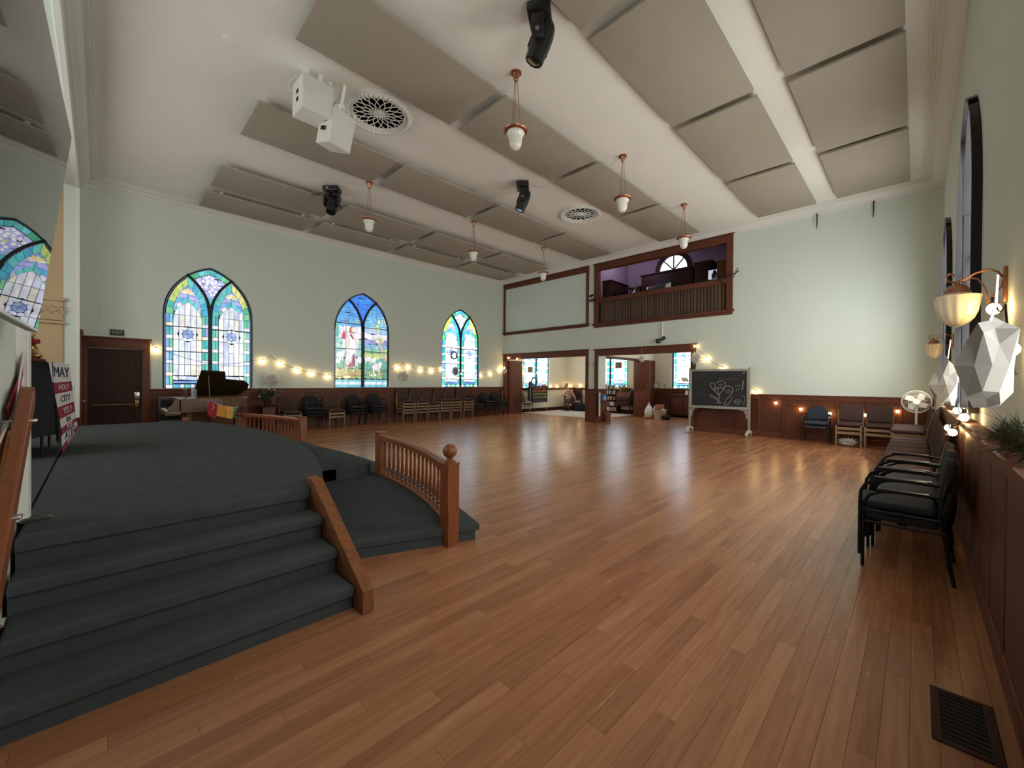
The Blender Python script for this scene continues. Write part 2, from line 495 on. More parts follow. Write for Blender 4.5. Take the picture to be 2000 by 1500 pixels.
# ------------------------------------------------------------------ floor of boards
fl = MB().box(XL - 0.2, XR + 0.2, YS - 0.1, YB + 0.1, -0.06, -0.008).build('floor', DARK, smooth=False)
struct(fl)
boards = []
row0 = math.floor((XL + 20) / PW)
row1 = math.ceil((XR + 20) / PW)
for row in range(row0, row1):
    x0 = row * PW - 20
    off = ((row * 0.3819) % 1.0) * PL
    i0 = math.floor((YS - 0.1 + off) / PL)
    for i in range(i0, i0 + 18):
        y0 = i * PL - off; y1 = y0 + PL
        a, b_ = max(y0, YS), min(y1, YB)
        if b_ - a < 0.02: continue
        cx, cy = x0 + PW / 2, (a + b_) / 2
        fw = -0.7035 * cx + 0.7105 * cy
        lat = 0.7105 * cx + 0.7035 * cy
        vis = fw > 1.2 and abs(lat) < fw * 1.3 + 0.5 and fw > 1.45
        hid = (cx < -2.85 and cy < 1.2) or (cx < -3.6 and cy < 2.6) or cx > 0.32
        boards.append((0 if vis and not hid else 1, cx * cx + cy * cy, x0, a, b_, i, row))
boards.sort()
G = 0.0007
full = MB().box(-PW / 2 + G, PW / 2 - G, -PL / 2 + G, PL / 2 - G, -0.010, 0.0).build('floor_board', FLOORM, fl, smooth=False)
first = True
rest = MB()
cnt = 0
for key, d, x0, a, b_, i, row in boards:
    if key == 0 and cnt < 299:
        cnt += 1
        if b_ - a > PL - 0.001:
            o = full if first else full.copy()
            if not first: COL.objects.link(o)
            first = False
            o.location = (x0 + PW / 2, (a + b_) / 2, 0)
        else:
            MB().box(x0 + G, x0 + PW - G, a + G, b_ - G, -0.010, 0.0).build('floor_board', FLOORM, fl, smooth=False)
    else:
        rest.box(x0 + G, x0 + PW - G, a + G, b_ - G, -0.010, 0.0)
ro = rest.build('floor_boards', FLOORM, fl, smooth=False)
ro['kind'] = 'stuff'

# ------------------------------------------------------------------ leaded windows
def clip(poly, cl):
    out = list(poly)
    n = len(cl)
    area = sum(cl[i][0] * cl[(i + 1) % n][1] - cl[(i + 1) % n][0] * cl[i][1] for i in range(n))
    sg = 1 if area > 0 else -1
    for i in range(n):
        a, b = cl[i], cl[(i + 1) % n]
        inp, out = out, []
        if not inp: return []
        def side(p): return sg * ((b[0] - a[0]) * (p[1] - a[1]) - (b[1] - a[1]) * (p[0] - a[0]))
        for j in range(len(inp)):
            p, q = inp[j - 1], inp[j]
            sp, sq = side(p), side(q)
            if (sp >= 0) != (sq >= 0):
                t = sp / (sp - sq)
                out.append((p[0] + (q[0] - p[0]) * t, p[1] + (q[1] - p[1]) * t))
            if sq >= 0: out.append(q)
    return out
def parea(p):
    return 0.5 * sum(p[i][0] * p[(i + 1) % len(p)][1] - p[(i + 1) % len(p)][0] * p[i][1] for i in range(len(p)))
def shrink(poly, g):
    n = len(poly)
    cx = sum(p[0] for p in poly) / n; cz = sum(p[1] for p in poly) / n
    r = max(1e-4, min(max(abs(p[0] - cx) for p in poly), max(abs(p[1] - cz) for p in poly)))
    wx = max(abs(p[0] - cx) for p in poly); wz = max(abs(p[1] - cz) for p in poly)
    kx = max(0.3, 1 - g / max(wx, 1e-4)); kz = max(0.3, 1 - g / max(wz, 1e-4))
    return [(cx + (p[0] - cx) * kx, cz + (p[1] - cz) * kz) for p in poly]

class Win:
    def __init__(s, root, glass, gain=(1, 1, 1), gap=0.006):
        s.r = root; s.g = glass; s.gain = gain; s.gap = gap; s.n = 0
    def pane(s, poly, col, layer=0):
        if len(poly) < 3: return
        a = parea(poly)
        if abs(a) < 2.5e-4: return
        if a < 0: poly = poly[::-1]
        p = shrink(poly, s.gap)
        y = -0.006 * layer
        o = MB().prism(p, y - 0.004, y).build('pane', s.g, s.r, smooth=False)
        v = rnd.uniform(0.9, 1.08)
        o.color = (col[0] * v * s.gain[0], col[1] * v * s.gain[1], col[2] * v * s.gain[2], 1)
        s.n += 1
    def lead(s, polys, layer):
        b = MB(); y = -0.006 * layer
        for p in polys:
            if parea(p) < 0: p = p[::-1]
            b.prism(p, y + 0.0005, y + 0.0018)
        b.build('lead', LEAD, s.r, smooth=False)

def lancet(sd, w, breaks=None, h0=0.0, na=6):
    """outline of one light: outer side, head, inner side (points from the outer foot over the head to the inner foot)"""
    r1 = RA - 0.05 - w; r2 = RA - 0.045 - w
    c1, c2 = CA, -RA
    d = c1 - c2
    xa = c2 + (d * d + r2 * r2 - r1 * r1) / (2 * d)
    za = math.sqrt(r2 * r2 - (xa - c2) ** 2)
    hb = breaks or [h0, HS]
    pts = [(c1 - r1, h) for h in hb]
    a1 = math.atan2(za, xa - c1)
    pts += arc((c1, HS), r1, PI, a1, na)[1:]
    a2 = math.atan2(za, xa - c2)
    pts += arc((c2, HS), r2, a2, 0, na)[1:]
    pts += [(c2 + r2, h) for h in reversed(hb)][1:]
    return pts if sd < 0 else [(-x, z) for x, z in pts]
def mid(p, q, t=0.5): return (p[0] + (q[0] - p[0]) * t, p[1] + (q[1] - p[1]) * t)

PAL = dict(white=[(.80, .84, .95), (.72, .79, .95), (.86, .86, .92), (.66, .70, .92), (.9, .85, .74), (.78, .84, .86)],
           blue=[(.16, .32, .85), (.22, .42, .9), (.35, .45, .92), (.12, .45, .72)],
           teal=[(.08, .50, .55), (.12, .58, .52), (.06, .42, .62), (.16, .66, .70)],
           green=[(.08, .55, .30), (.22, .62, .32), (.05, .48, .42)],
           yg=[(.55, .68, .20), (.75, .72, .25), (.40, .62, .30)],
           violet=[(.45, .46, .85), (.55, .55, .90), (.40, .52, .88)])
def pick(k): return rnd.choice(PAL[k])

def petal_flower(w, c, r, col, layer, n=5):
    for k in range(n):
        a = 2 * PI * k / n + 0.4
        u = (math.cos(a), math.sin(a)); v = (-u[1], u[0])
        w.pane([(c[0] + u[0] * r * .15, c[1] + u[1] * r * .15), (c[0] + u[0] * r * .6 - v[0] * r * .32, c[1] + u[1] * r * .6 - v[1] * r * .32),
                (c[0] + u[0] * r, c[1] + u[1] * r), (c[0] + u[0] * r * .6 + v[0] * r * .32, c[1] + u[1] * r * .6 + v[1] * r * .32)], col, layer)

def bars(root, levels, depth=0.06, ring=0.35):
    """iron frame, mullion, Y tracery and saddle bars"""
    o_, i_ = arch_pts(-0.014), arch_pts(0.018)
    b = MB()
    n = len(o_)
    vs = [(p[0], -depth * ring, p[1]) for p in o_] + [(p[0], -depth * ring, p[1] + (0.028 if k < 2 else 0)) for k, p in enumerate(i_)]
    vs += [(v[0], 0.02, v[2]) for v in vs]
    fs = []
    for k in range(n):
        m = (k + 1) % n
        fs += [(k, m, m + n, k + n), (k + n, m + n, m + 3 * n, k + 3 * n), (m, k, k + 2 * n, m + 2 * n)]
    b.add(vs, fs).build('frame', IRON, root, smooth=False)
    MB().rbox(-0.045, 0.045, -depth, 0.015, 0, HS + 0.1, 0.006, 1).build('mullion', IRON, root)
    am = 0.871 + 0.02
    for sg in (1, -1):
        po = arc((-RA, HS), RA + 0.034, 0, am, 10); pi = arc((-RA, HS), RA - 0.034, 0, am, 10)
        b = MB()
        vs = [(sg * p[0], y, p[1]) for y in (-depth, 0.015) for p in po + pi]
        m = 11; q = 22
        fs = []
        for k in range(10):
            fs += [(k, k + 1, k + 1 + m, k + m), (k + q, k + 1 + q, k + 1 + m + q, k + m + q), (k, k + 1, k + 1 + q, k + q), (k + m, k + m + 1, k + m + 1 + q, k + m + q)]
        b.add(vs, fs).build('tracery', IRON, root)
    for sd, h in levels:
        MB().box(min(sd * 0.03, sd * 1.0), max(sd * 0.03, sd * 1.0), -0.036, -0.02, h - 0.012, h + 0.012).build('saddle_bar', IRON, root, smooth=False)

def lancet_glass(w, sd):
    BW = 0.15
    br = [0.0]
    for k in range(6): br += [br[-1] + 0.105, br[-1] + 0.345]
    br = br[:-1] + [HS]
    po = lancet(sd, 0, br); pi = lancet(sd, BW, br)
    pm = [mid(a, b) for a, b in zip(po, pi)]
    w.lead([lancet(sd, 0, None)], 3)
    ns = len(br) - 1
    n = len(po)
    for k in range(n - 1):
        outer = k < ns; inner = k >= n - 1 - ns
        quad = lambda a, b: [a[k], a[k + 1], b[k + 1], b[k]]
        if outer or inner:
            j = k if outer else n - 2 - k
            if j % 2 == 0: w.pane(quad(po, pi), pick('white'), 3)
            else:
                w.pane(quad(po, pm), pick('blue' if rnd.random() < .45 else 'teal'), 3)
                w.pane(quad(pm, pi), pick('green' if rnd.random() < .55 else 'teal'), 3)
        elif k < ns + 6: w.pane(quad(po, pi), pick('yg' if k > ns + 1 else 'green'), 3)
        else: w.pane(quad(po, pi), pick('teal'), 3)
    inn = lancet(sd, BW)
    xs = [p[0] for p in inn]; x0, x1 = min(xs), max(xs); cx = (x0 + x1) / 2
    ap = max(inn, key=lambda p: p[1])
    # head of the light
    for r in range(9):
        h0 = 2.0 + r * 0.125
        for xa, xb, dz in ((x0, ap[0], 0.05), (ap[0], x1, -0.05)):
            w.pane(clip([(xa, h0), (xb, h0 + dz), (xb, h0 + dz + .125), (xa, h0 + .125)], inn), pick('violet' if r % 3 else 'blue'), 3)
    # field and the band over its head
    def field(g):
        b = (x1 - x0) / 2 - 0.004
        top = 2.43 + g * 1.3
        hs = 1.98
        pts = [(cx - b, 0.12), (cx + b, 0.12), (cx + b, hs)]
        for t in (0.25, .5, .75): pts.append((cx + b * (1 - t ** (1.5 + 9 * g)), hs + (top - hs) * (t ** 0.8)))
        pts.append((cx, top))
        pts += [(2 * cx - p[0], p[1]) for p in reversed(pts[2:-1])]
        return pts
    f0, f1 = field(0.0), field(0.085)
    w.lead([clip(f1, lancet(sd, 0.03))], 4)
    for k in range(2, len(f0) - 2):
        w.pane([f0[k], f0[k + 1], f1[k + 1], f1[k]], pick('white') if k in (3, 7) else pick('teal'), 4)
    top = ap[1] - 0.12
    w.pane([(cx - .03, 2.54), (cx + .03, 2.54), (ap[0] + .03, top - .15), (ap[0] - .03, top - .15)], pick('green'), 4)
    for k in range(5):
        a = PI * (0.1 + 0.2 * k)
        u = (math.cos(a), math.sin(a)); v = (-u[1], u[0])
        c = (ap[0], top - 0.13)
        w.pane([c, (c[0] + u[0] * .1 - v[0] * .04, c[1] + u[1] * .1 - v[1] * .04), (c[0] + u[0] * .17, c[1] + u[1] * .17), (c[0] + u[0] * .1 + v[0] * .04, c[1] + u[1] * .1 + v[1] * .04)], (.95, .70, .22) if k % 2 else (.95, .85, .6), 5)
    w.lead([f0], 5)
    lev = [0.36, 0.66, 1.03, 1.36, 1.72, 2.05, 2.5]
    nc = 5
    for c in range(nc):
        a, b = x0 + (x1 - x0) * c / nc, x0 + (x1 - x0) * (c + 1) / nc
        for r in range(len(lev) - 1):
            if c % 2 and r == 2: continue
            h0 = lev[r]; h1 = lev[r + 2] if (c % 2 and r == 1) else lev[r + 1]
            w.pane(clip([(a, h0), (b, h0), (b, h1), (a, h1)], f0), pick('white'), 5)
    # ribbon and foot border
    for a, b, col in ((x0, x0 + .12, (.85, .85, .75)), (x0 + .12, x1 - .12, (.62, .72, .98)), (x1 - .12, x1, (.85, .85, .75))):
        w.pane([(a, .24), (b, .22), (b, .33), (a, .35)], col, 5)
    w.pane([(x0, .14), (x1, .14), (x1, .21), (x0, .21)], (.2, .38, .85), 5)
    seq = [('teal', .16), ('white', .1), ('teal', .13), ('white', .1), ('green', .16)]
    tot = sum(q[1] for q in seq); xx = x0
    for cn, wd in seq:
        wd *= (x1 - x0) / tot
        w.pane([(xx, 0.01), (xx + wd, 0.01), (xx + wd, .115), (xx, .115)], pick(cn), 5)
        xx += wd
    # medallion
    mc = (cx, 1.52)
    w.lead([[(mc[0] + .21 * math.cos(2 * PI * k / 16) * (1 + .12 * math.cos(4 * 2 * PI * k / 16)), mc[1] + .21 * math.sin(2 * PI * k / 16) * (1 + .12 * math.cos(8 * PI * k / 16))) for k in range(16)]], 6)
    for k in range(8):
        a0, a1 = 2 * PI * k / 8, 2 * PI * (k + 1) / 8
        am = (a0 + a1) / 2
        w.pane([(mc[0] + .13 * math.cos(a0), mc[1] + .13 * math.sin(a0)), (mc[0] + .195 * math.cos(a0), mc[1] + .195 * math.sin(a0)), (mc[0] + .205 * math.cos(am), mc[1] + .205 * math.sin(am)), (mc[0] + .195 * math.cos(a1), mc[1] + .195 * math.sin(a1)), (mc[0] + .13 * math.cos(a1), mc[1] + .13 * math.sin(a1))], (.72, .78, .95), 6)
    for k in range(4):
        a0, a1 = 2 * PI * k / 4 + .3, 2 * PI * (k + 1) / 4 + .3
        w.pane([mc, (mc[0] + .125 * math.cos(a0), mc[1] + .125 * math.sin(a0)), (mc[0] + .125 * math.cos((a0 + a1) / 2), mc[1] + .125 * math.sin((a0 + a1) / 2)), (mc[0] + .125 * math.cos(a1), mc[1] + .125 * math.sin(a1))], (.22, .36, .72) if k % 2 else (.38, .48, .75), 6)

def kite_glass(w):
    w.lead([[p for p in arch_pts(0.03) if p[1] > 1.9]], 0)
    r0, r1 = RA - 0.03, RA - 0.16
    am0, am1 = math.acos(CA / r0), math.acos(CA / r1)
    a_lo = 0.83
    for sg in (1, -1):
        for k in range(4):
            f = lambda r, am, t: (sg * (-CA + r * math.cos(a_lo + (am - a_lo) * t)), HS + r * math.sin(a_lo + (am - a_lo) * t))
            w.pane([f(r0, am0, k / 4), f(r0, am0, (k + 1) / 4), f(r1, am1, (k + 1) / 4), f(r1, am1, k / 4)], pick('green') if k < 2 else pick('teal'), 1)
    ia = [p for p in arch_pts(0.17) if p[1] > 2.0]
    for r in range(5):
        h = 2.4 + r * 0.2
        for c in range(3):
            xa, xb = -0.6 + 0.4 * c, -0.2 + 0.4 * c
            d = rnd.uniform(-.05, .05)
            w.pane(clip([(xa, h + d), (xb, h - d), (xb, h + .2 - d), (xa, h + .2 + d)], ia), pick('violet') if r > 0 else pick('teal'), 0)
    for c, r in (((-.16, 2.98), .15), ((.14, 3.02), .14), ((-.02, 3.16), .13), ((.06, 2.78), .13)):
        petal_flower(w, c, r, (.95, .95, .97), 2)
    w.pane([(-.03, 2.9), (.05, 2.86), (.07, 2.92), (0, 2.98)], (.6, .7, .3), 2)

def flower_window(name, loc, rz, glass, gain=(1, 1, 1)):
    root = sempty(name, loc, rz)
    w = Win(root, glass, gain)
    kite_glass(w)
    for sd in (-1, 1): lancet_glass(w, sd)
    bars(root, [(-1, 1.72), (1, 1.70), (-1, 1.03)])
    return root
def copy_window(src, name, loc, rz, glass=None, gain=None):
    r = src.copy(); r.name = name; COL.objects.link(r); r.location = loc; r.rotation_euler = (0, 0, rz)
    meshes = {}
    for ch in src.children:
        c = ch.copy(); COL.objects.link(c); c.parent = r
        if ch.name.startswith('pane'):
            if glass:
                c.material_slots[0].link = 'OBJECT'; c.material_slots[0].material = glass
            if gain:
                k = ch.color
                c.color = (k[0] ** gain, k[1] ** gain, k[2] ** gain, 1)
    return r
XW = XL - 0.10
win1 = flower_window('window_1', (XW, WIN_Y[0], SILL), PI / 2, GL_LEFT)
copy_window(win1, 'window_3', (XW, WIN_Y[2], SILL), PI / 2, GL_THIRD, 1.3)

# shepherd window: figure, flock, tree, hills and sky cut from glass
root = sempty('window_2', (XW, WIN_Y[1], SILL), PI / 2)
w = Win(root, GL_LEFT, (1, 1, 1), 0.005)
def px(p): return (-1.02 + (p[0] - 105) / 760 * 2.04, max(0.004, (1400 - p[1]) / 1310 * 3.47))
lights = [lancet(-1, 0.0), lancet(1, 0.0)]
w.lead([[p for p in arch_pts(0.03) if p[1] > 1.9]], 0)
kite = [p for p in arch_pts(0.03) if p[1] > 1.9]
for r in range(6):
    y0, y1 = 85 + r * 75, 160 + r * 75
    for c in range(3):
        xa, xb = 250 + c * 180, 430 + c * 180
        s_ = rnd.randint(-18, 18)
        w.pane(clip([px((xa, y1 + s_)), px((xb, y1 - s_)), px((xb, y0 - s_)), px((xa, y0 + s_))], kite), (.03 + .03 * rnd.random(), .16 + .1 * rnd.random(), .75 + .2 * rnd.random()), 0)
w.lead(lights, 3)
def glassp(pts, col, layer=3):
    P = [px(p) for p in pts]
    for lt in lights: w.pane(clip(P, lt), col, layer)
def strip(x0, x1, ya, yb, cols, n, slant=0, layer=3):
    for k in range(n):
        a, b = x0 + (x1 - x0) * k / n, x0 + (x1 - x0) * (k + 1) / n
        s_ = rnd.uniform(-1, 1) * slant
        glassp([(a, yb + s_), (b, yb - s_), (b, ya - s_), (a, ya + s_)], rnd.choice(cols), layer)
for r in range(11):
    t = r / 10
    y = 150 + r * 38
    strip(95, 485, y, y + 38, [(.06 + .12 * t, .28 + .24 * t, .82 + .1 * t), (.04 + .1 * t, .22 + .22 * t, .78 + .1 * t)], 2, 6)
    strip(515, 870, y, y + 38, [(.05 + .15 * t, .25 + .3 * t, .80 + .1 * t), (.08 + .15 * t, .33 + .3 * t, .86)], 2, 6)
strip(95, 485, 560, 640, [(.92, .86, .92), (.85, .85, .97)], 3, 15); strip(95, 485, 640, 730, [(.9, .86, .92), (.75, .82, .95)], 3, 15)
strip(515, 870, 565, 640, [(.3, .55, .92), (.55, .72, .95)], 3, 12); strip(515, 870, 640, 720, [(.92, .86, .92), (.80, .82, .95)], 3, 15)
strip(95, 485, 730, 800, [(.30, .55, .72), (.25, .60, .55)], 3, 10); strip(515, 870, 720, 785, [(.25, .30, .62), (.34, .36, .68)], 4, 16)
strip(95, 485, 800, 870, [(.25, .62, .60), (.4, .7, .6)], 3, 10); strip(515, 870, 785, 850, [(.20, .42, .66), (.15, .36, .6)], 4, 10)
strip(95, 485, 870, 1000, [(.30, .6, .5), (.2, .5, .5)], 3, 10)
strip(515, 870, 850, 915, [(.45, .66, .32), (.25, .58, .45)], 3, 14); strip(515, 870, 915, 1000, [(.55, .68, .25), (.22, .52, .36)], 3, 18)
strip(95, 485, 1000, 1140, [(.16, .40, .28), (.3, .5, .42)], 3, 10); strip(515, 870, 1000, 1150, [(.14, .42, .32), (.25, .52, .36)], 3, 14)
strip(95, 485, 1140, 1280, [(.35, .42, .18), (.22, .36, .20), (.5, .45, .2)], 4, 14); strip(515, 870, 1150, 1280, [(.12, .34, .22), (.35, .45, .2), (.2, .4, .3)], 4, 14)
strip(95, 485, 1290, 1318, [(.15, .6, .78)], 3); strip(515, 870, 1290, 1318, [(.15, .6, .78)], 3)
strip(95, 485, 1318, 1366, [(.75, .9, .97), (.6, .85, .95)], 4); strip(515, 870, 1318, 1366, [(.75, .9, .97), (.6, .85, .95)], 4)
strip(95, 485, 1366, 1398, [(.12, .55, .75), (.2, .65, .8)], 4); strip(515, 870, 1366, 1398, [(.12, .55, .75), (.2, .65, .8)], 4)
glassp([(112, 720), (112, 500), (135, 470), (160, 600), (160, 720)], (.15, .5, .42), 4)
# tree
for q in ([(690, 690), (720, 680), (750, 760), (725, 790)], [(725, 780), (752, 760), (800, 860), (775, 890)], [(775, 880), (805, 860), (835, 980), (800, 1000)], [(740, 770), (800, 700), (815, 715), (760, 790)]):
    glassp(q, (.62, .48, .42), 4)
for k in range(46):
    if k < 24: c = (rnd.uniform(560, 850), rnd.uniform(390, 620))
    elif k < 40: c = (rnd.uniform(690, 855), rnd.uniform(480, 900))
    else: c = (rnd.uniform(405, 470), rnd.uniform(450, 500))
    r = rnd.uniform(14, 24); a = rnd.uniform(0, 2)
    glassp([(c[0] + r * math.cos(a + q) * (1.25 if j % 2 else .8), c[1] + r * math.sin(a + q)) for j, q in enumerate((0, 1.2, 2.4, 3.6, 4.9))], rnd.choice([(.60, .66, .22), (.72, .74, .35), (.35, .52, .2), (.8, .8, .55)]), 5)
# shepherd
for q, c in (([(246, 650), (300, 640), (310, 780), (300, 1000), (250, 1090), (240, 880)], (.88, .80, .80)),
             ([(303, 650), (360, 690), (400, 720), (390, 900), (345, 960), (303, 1000)], (.92, .86, .88)),
             ([(400, 720), (442, 760), (425, 850), (392, 900)], (.86, .80, .86)),
             ([(205, 740), (244, 740), (240, 870), (205, 880)], (.85, .78, .80)),
             ([(255, 1088), (300, 1005), (345, 965), (330, 1040), (280, 1100)], (.9, .82, .84)),
             ([(345, 965), (372, 930), (378, 1105), (335, 1110)], (.45, .05, .16)),
             ([(280, 1100), (330, 1045), (338, 1110), (290, 1125)], (.62, .06, .18)),
             ([(378, 910), (400, 905), (398, 1105), (380, 1110)], (.78, .76, .88))):
    glassp(q, c, 5)
for q, c in (([(215, 640), (243, 645), (244, 745), (190, 742), (196, 690)], (.55, .06, .16)),
             ([(300, 655), (328, 668), (372, 742), (345, 742), (315, 700)], (.45, .05, .12)),
             ([(352, 655), (385, 680), (418, 700), (370, 712)], (.92, .86, .88)),
             ([(345, 712), (400, 705), (398, 738), (352, 742)], (.9, .72, .62)),
             ([(292, 650), (300, 590), (330, 555), (360, 575), (368, 640), (345, 660)], (.36, .14, .05)),
             ([(232, 480), (262, 482), (262, 510), (240, 500)], (.42, .22, .12)), ([(244, 505), (258, 505), (258, 1000), (246, 1000)], (.40, .22, .14)),
             ([(225, 620), (245, 615), (248, 650), (228, 655)], (.88, .64, .5)),
             ([(250, 1110), (285, 1120), (270, 1160), (245, 1155)], (.80, .52, .36)), ([(340, 1105), (385, 1120), (385, 1145), (350, 1130)], (.80, .52, .36))):
    glassp(q, c, 6)
glassp([(322, 585), (345, 568), (362, 590), (362, 632), (345, 650), (326, 630)], (.90, .66, .52), 7)
def sheep(c, r, face, d=1):
    glassp([(c[0] + r * 1.25 * math.cos(2 * PI * k / 8), c[1] + r * math.sin(2 * PI * k / 8)) for k in range(8)], (.82, .78, .82), 6)
    glassp([(c[0] - r, c[1] + r * .6), (c[0] - r * .6, c[1] + r * .8), (c[0] - r * .6, c[1] + r * 1.9), (c[0] - r * .9, c[1] + r * 1.9)], (.8, .74, .72), 6)
    glassp([(c[0] + r * .5, c[1] + r * .8), (c[0] + r, c[1] + r * .6), (c[0] + r * .9, c[1] + r * 1.9), (c[0] + r * .6, c[1] + r * 1.9)], (.8, .74, .72), 6)
    h = (c[0] + d * r * 1.0, c[1] - r * .8)
    glassp([(h[0] + r * .5 * math.cos(2 * PI * k / 7), h[1] + r * .65 * math.sin(2 * PI * k / 7)) for k in range(7)], face, 7)
sheep((175, 955), 45, (.8, .78, .9)); sheep((140, 1040), 34, (.85, .72, .7)); sheep((445, 1020), 46, (.28, .26, .34), -1); sheep((560, 1000), 40, (.55, .42, .32), -1)
sheep((690, 1110), 56, (.88, .84, .86), 1); sheep((640, 1020), 34, (.86, .82, .86), 1)
glassp([(215, 1200), (400, 1185), (420, 1225), (240, 1240)], (.50, .30, .14), 4)
for k in range(16):
    c = (rnd.uniform(110, 860), rnd.uniform(1150, 1265)); r = rnd.uniform(12, 20)
    glassp([(c[0] - r, c[1] + r), (c[0], c[1] - r), (c[0] + r * .9, c[1] - r * .4), (c[0] + r * .3, c[1] + r)], rnd.choice([(.75, .72, .25), (.30, .5, .2), (.85, .8, .6), (.7, .35, .2)]), 5)
glassp([(770, 990), (815, 980), (800, 1030), (770, 1020)], (.25, .22, .75), 5); glassp([(818, 985), (855, 965), (855, 1020), (825, 1020)], (.85, .42, .3), 5)
bars(root, [(-1, 2.32), (1, 2.22), (-1, 1.40), (1, 1.33), (-1, 0.30), (1, 0.30)])

# windows of the far rooms and of the right-hand wall
copy_window(win1, 'window_4', (XW, 16.6, 1.25), PI / 2, GL_ANNEX, 1.35)
copy_window(win1, 'window_5', (-11.72, YB + 0.08, SILL), 0, GL_ANNEX, 1.35)
copy_window(win1, 'window_6', (-7.28, YB + 0.08, SILL), 0, GL_ANNEX, 1.35)
def plain_window(name, loc, rz, k=1.0):
    root = sempty(name, loc, rz)
    w = Win(root, GL_RIGHT, (k, k, k), 0.008)
    w.lead([arch_pts(0.03)], 0)
    for r in range(7):
        for c in range(8):
            xa, xb = -1.02 + c * .255, -1.02 + (c + 1) * .255
            w.pane(clip([(xa, r * .5), (xb, r * .5), (xb, r * .5 + .5), (xa, r * .5 + .5)], arch_pts(0.04)), rnd.choice([(.95, .95, .90), (.92, .97, .90), (1.0, .97, .88), (.90, .92, .95)]), 0)
    bars(root, [(-1, 1.72), (1, 1.70), (-1, 1.03), (1, 1.03)], 0.10, 1.0)
plain_window('window_10', (XR + 0.125, WIN_Y[0], SILL), -PI / 2, 0.36)
for k_, fill_x in ((11, -10.2), (12, -6.6)): plain_window('window_%d' % k_, (fill_x, -2.58, 2.0), PI, 0.34)  # unseen glowing pair added behind the stage as fill light for the hall
plain_window('window_7', (XR + 0.03, WIN_Y[1], SILL), -PI / 2, 0.64)
plain_window('window_8', (XR + 0.03, WIN_Y[2], SILL), -PI / 2, 0.78)

# ------------------------------------------------------------------ wainscot: boards, stiles, rails, cap
def wainscot(name, p0, p1, inn, top, step, capw=0.06, base=0.16, skip=(), thick=0.03, caph=0.045, boards=False):
    """panelling from p0 to p1 (2D), inn = direction into the room"""
    root = sempty(name, (p0[0], p0[1], 0))
    a = Vector(p0); b = Vector(p1); L_ = (b - a).length
    t = (b - a) / L_
    m = Matrix(((t.x, -inn[0], 0, 0), (t.y, -inn[1], 0, 0), (0, 0, 1, 0), (0, 0, 0, 1)))   # local x along wall, local -y into the room
    root.matrix_world = Matrix.Translation((a.x, a.y, 0)) @ m
    n = max(1, round(L_ / step)); st = L_ / n
    for i in range(n):
        x = i * st
        if any(s0 < x + st / 2 < s1 for s0, s1 in skip): continue
        MB().box(x + 0.035, x + st - 0.035, -thick * 0.4, 0, base, top - 0.13).build('panel', WAINS, root, smooth=False)
        if boards:
            MB().rbox(x + 0.022, x + st - 0.022, -thick, -thick * 0.5, base, top - 0.13, 0.004, 1).build('board', WAINS, root)
        else:
            MB().rbox(x - 0.04, x + 0.04, -thick, 0, base, top - 0.11, 0.004, 1).build('stile', WAINS, root)
        MB().rbox(x + 0.002, x + st - 0.002, -thick - 0.004, 0, top - 0.14, top - caph, 0.004, 1).build('rail', WOODH, root)
        MB().rbox(x + 0.001, x + st - 0.001, -thick - 0.008, 0, 0.0, base, 0.006, 1).build('skirting', WOODH, root)
        MB().rbox(x, x + st, -capw, 0, top - caph, top, 0.008, 1).build('cap', WOODH, root)
    return root
wainscot('trim_6', (XL, 0.95), (XL, YG - 0.02), (1, 0), 1.32, 0.66)
wainscot('trim_7', (-5.24, YG), (XR - 0.09, YG), (0, -1), 1.275, 0.64)
# right-hand side: a deeper ledge
wainscot('trim_8', (XR, YG), (XR, YS), (-1, 0), 1.25, 0.62, capw=0.125, thick=0.075, boards=True)
wainscot('trim_9', (XL + 0.3, YB), (-9.3, YB), (0, -1), 1.31, 5.0, capw=0.04, base=0.2, thick=0.012) if False else None

# ================================================================== FAR ROOMS AND GALLERY
wall('wall_annex_left', lambda s, z: Vector((XL, s, z)), [(YG + 0.15, 0), (YB, 0), (YB, 3.85), (YG + 0.15, 3.85)], [shifted(arch_pts(-0.03), 16.6, 1.25)] if False else
     [[(15.56, 1.25), (17.64, 1.25), (17.64, 3.6), (17.3, 3.84), (15.9, 3.84), (15.56, 3.6)]], (-1, 0, 0), MW['cream'], 0.14)
def lowarch(c, z0, top):
    return [p for p in shifted(arch_pts(-0.03), c, z0) if p[1] < top] 
def cutarch(c, z0, top):
    pts = clip(shifted(arch_pts(-0.03), c, z0), [(c - 2, z0 - 1), (c + 2, z0 - 1), (c + 2, top), (c - 2, top)])
    return pts
wall('wall_annex_back', fB, [(XL, 0), (-5.1, 0), (-5.1, 3.85), (XL, 3.85)], [cutarch(-11.72, SILL, 3.8), cutarch(-7.28, SILL, 3.8)], (0, 1, 0), MW['cream'], 0.14)
struct(MB().box(-5.1, -4.98, YG + 0.15, YB, 0, 3.85).build('wall_annex_right', MW['cream'], smooth=False))
struct(MB().box(XL, -4.98, YG + 0.15, YB + 0.1, 3.75, 3.85).build('ceiling_annex', MW['ceiling'], smooth=False))
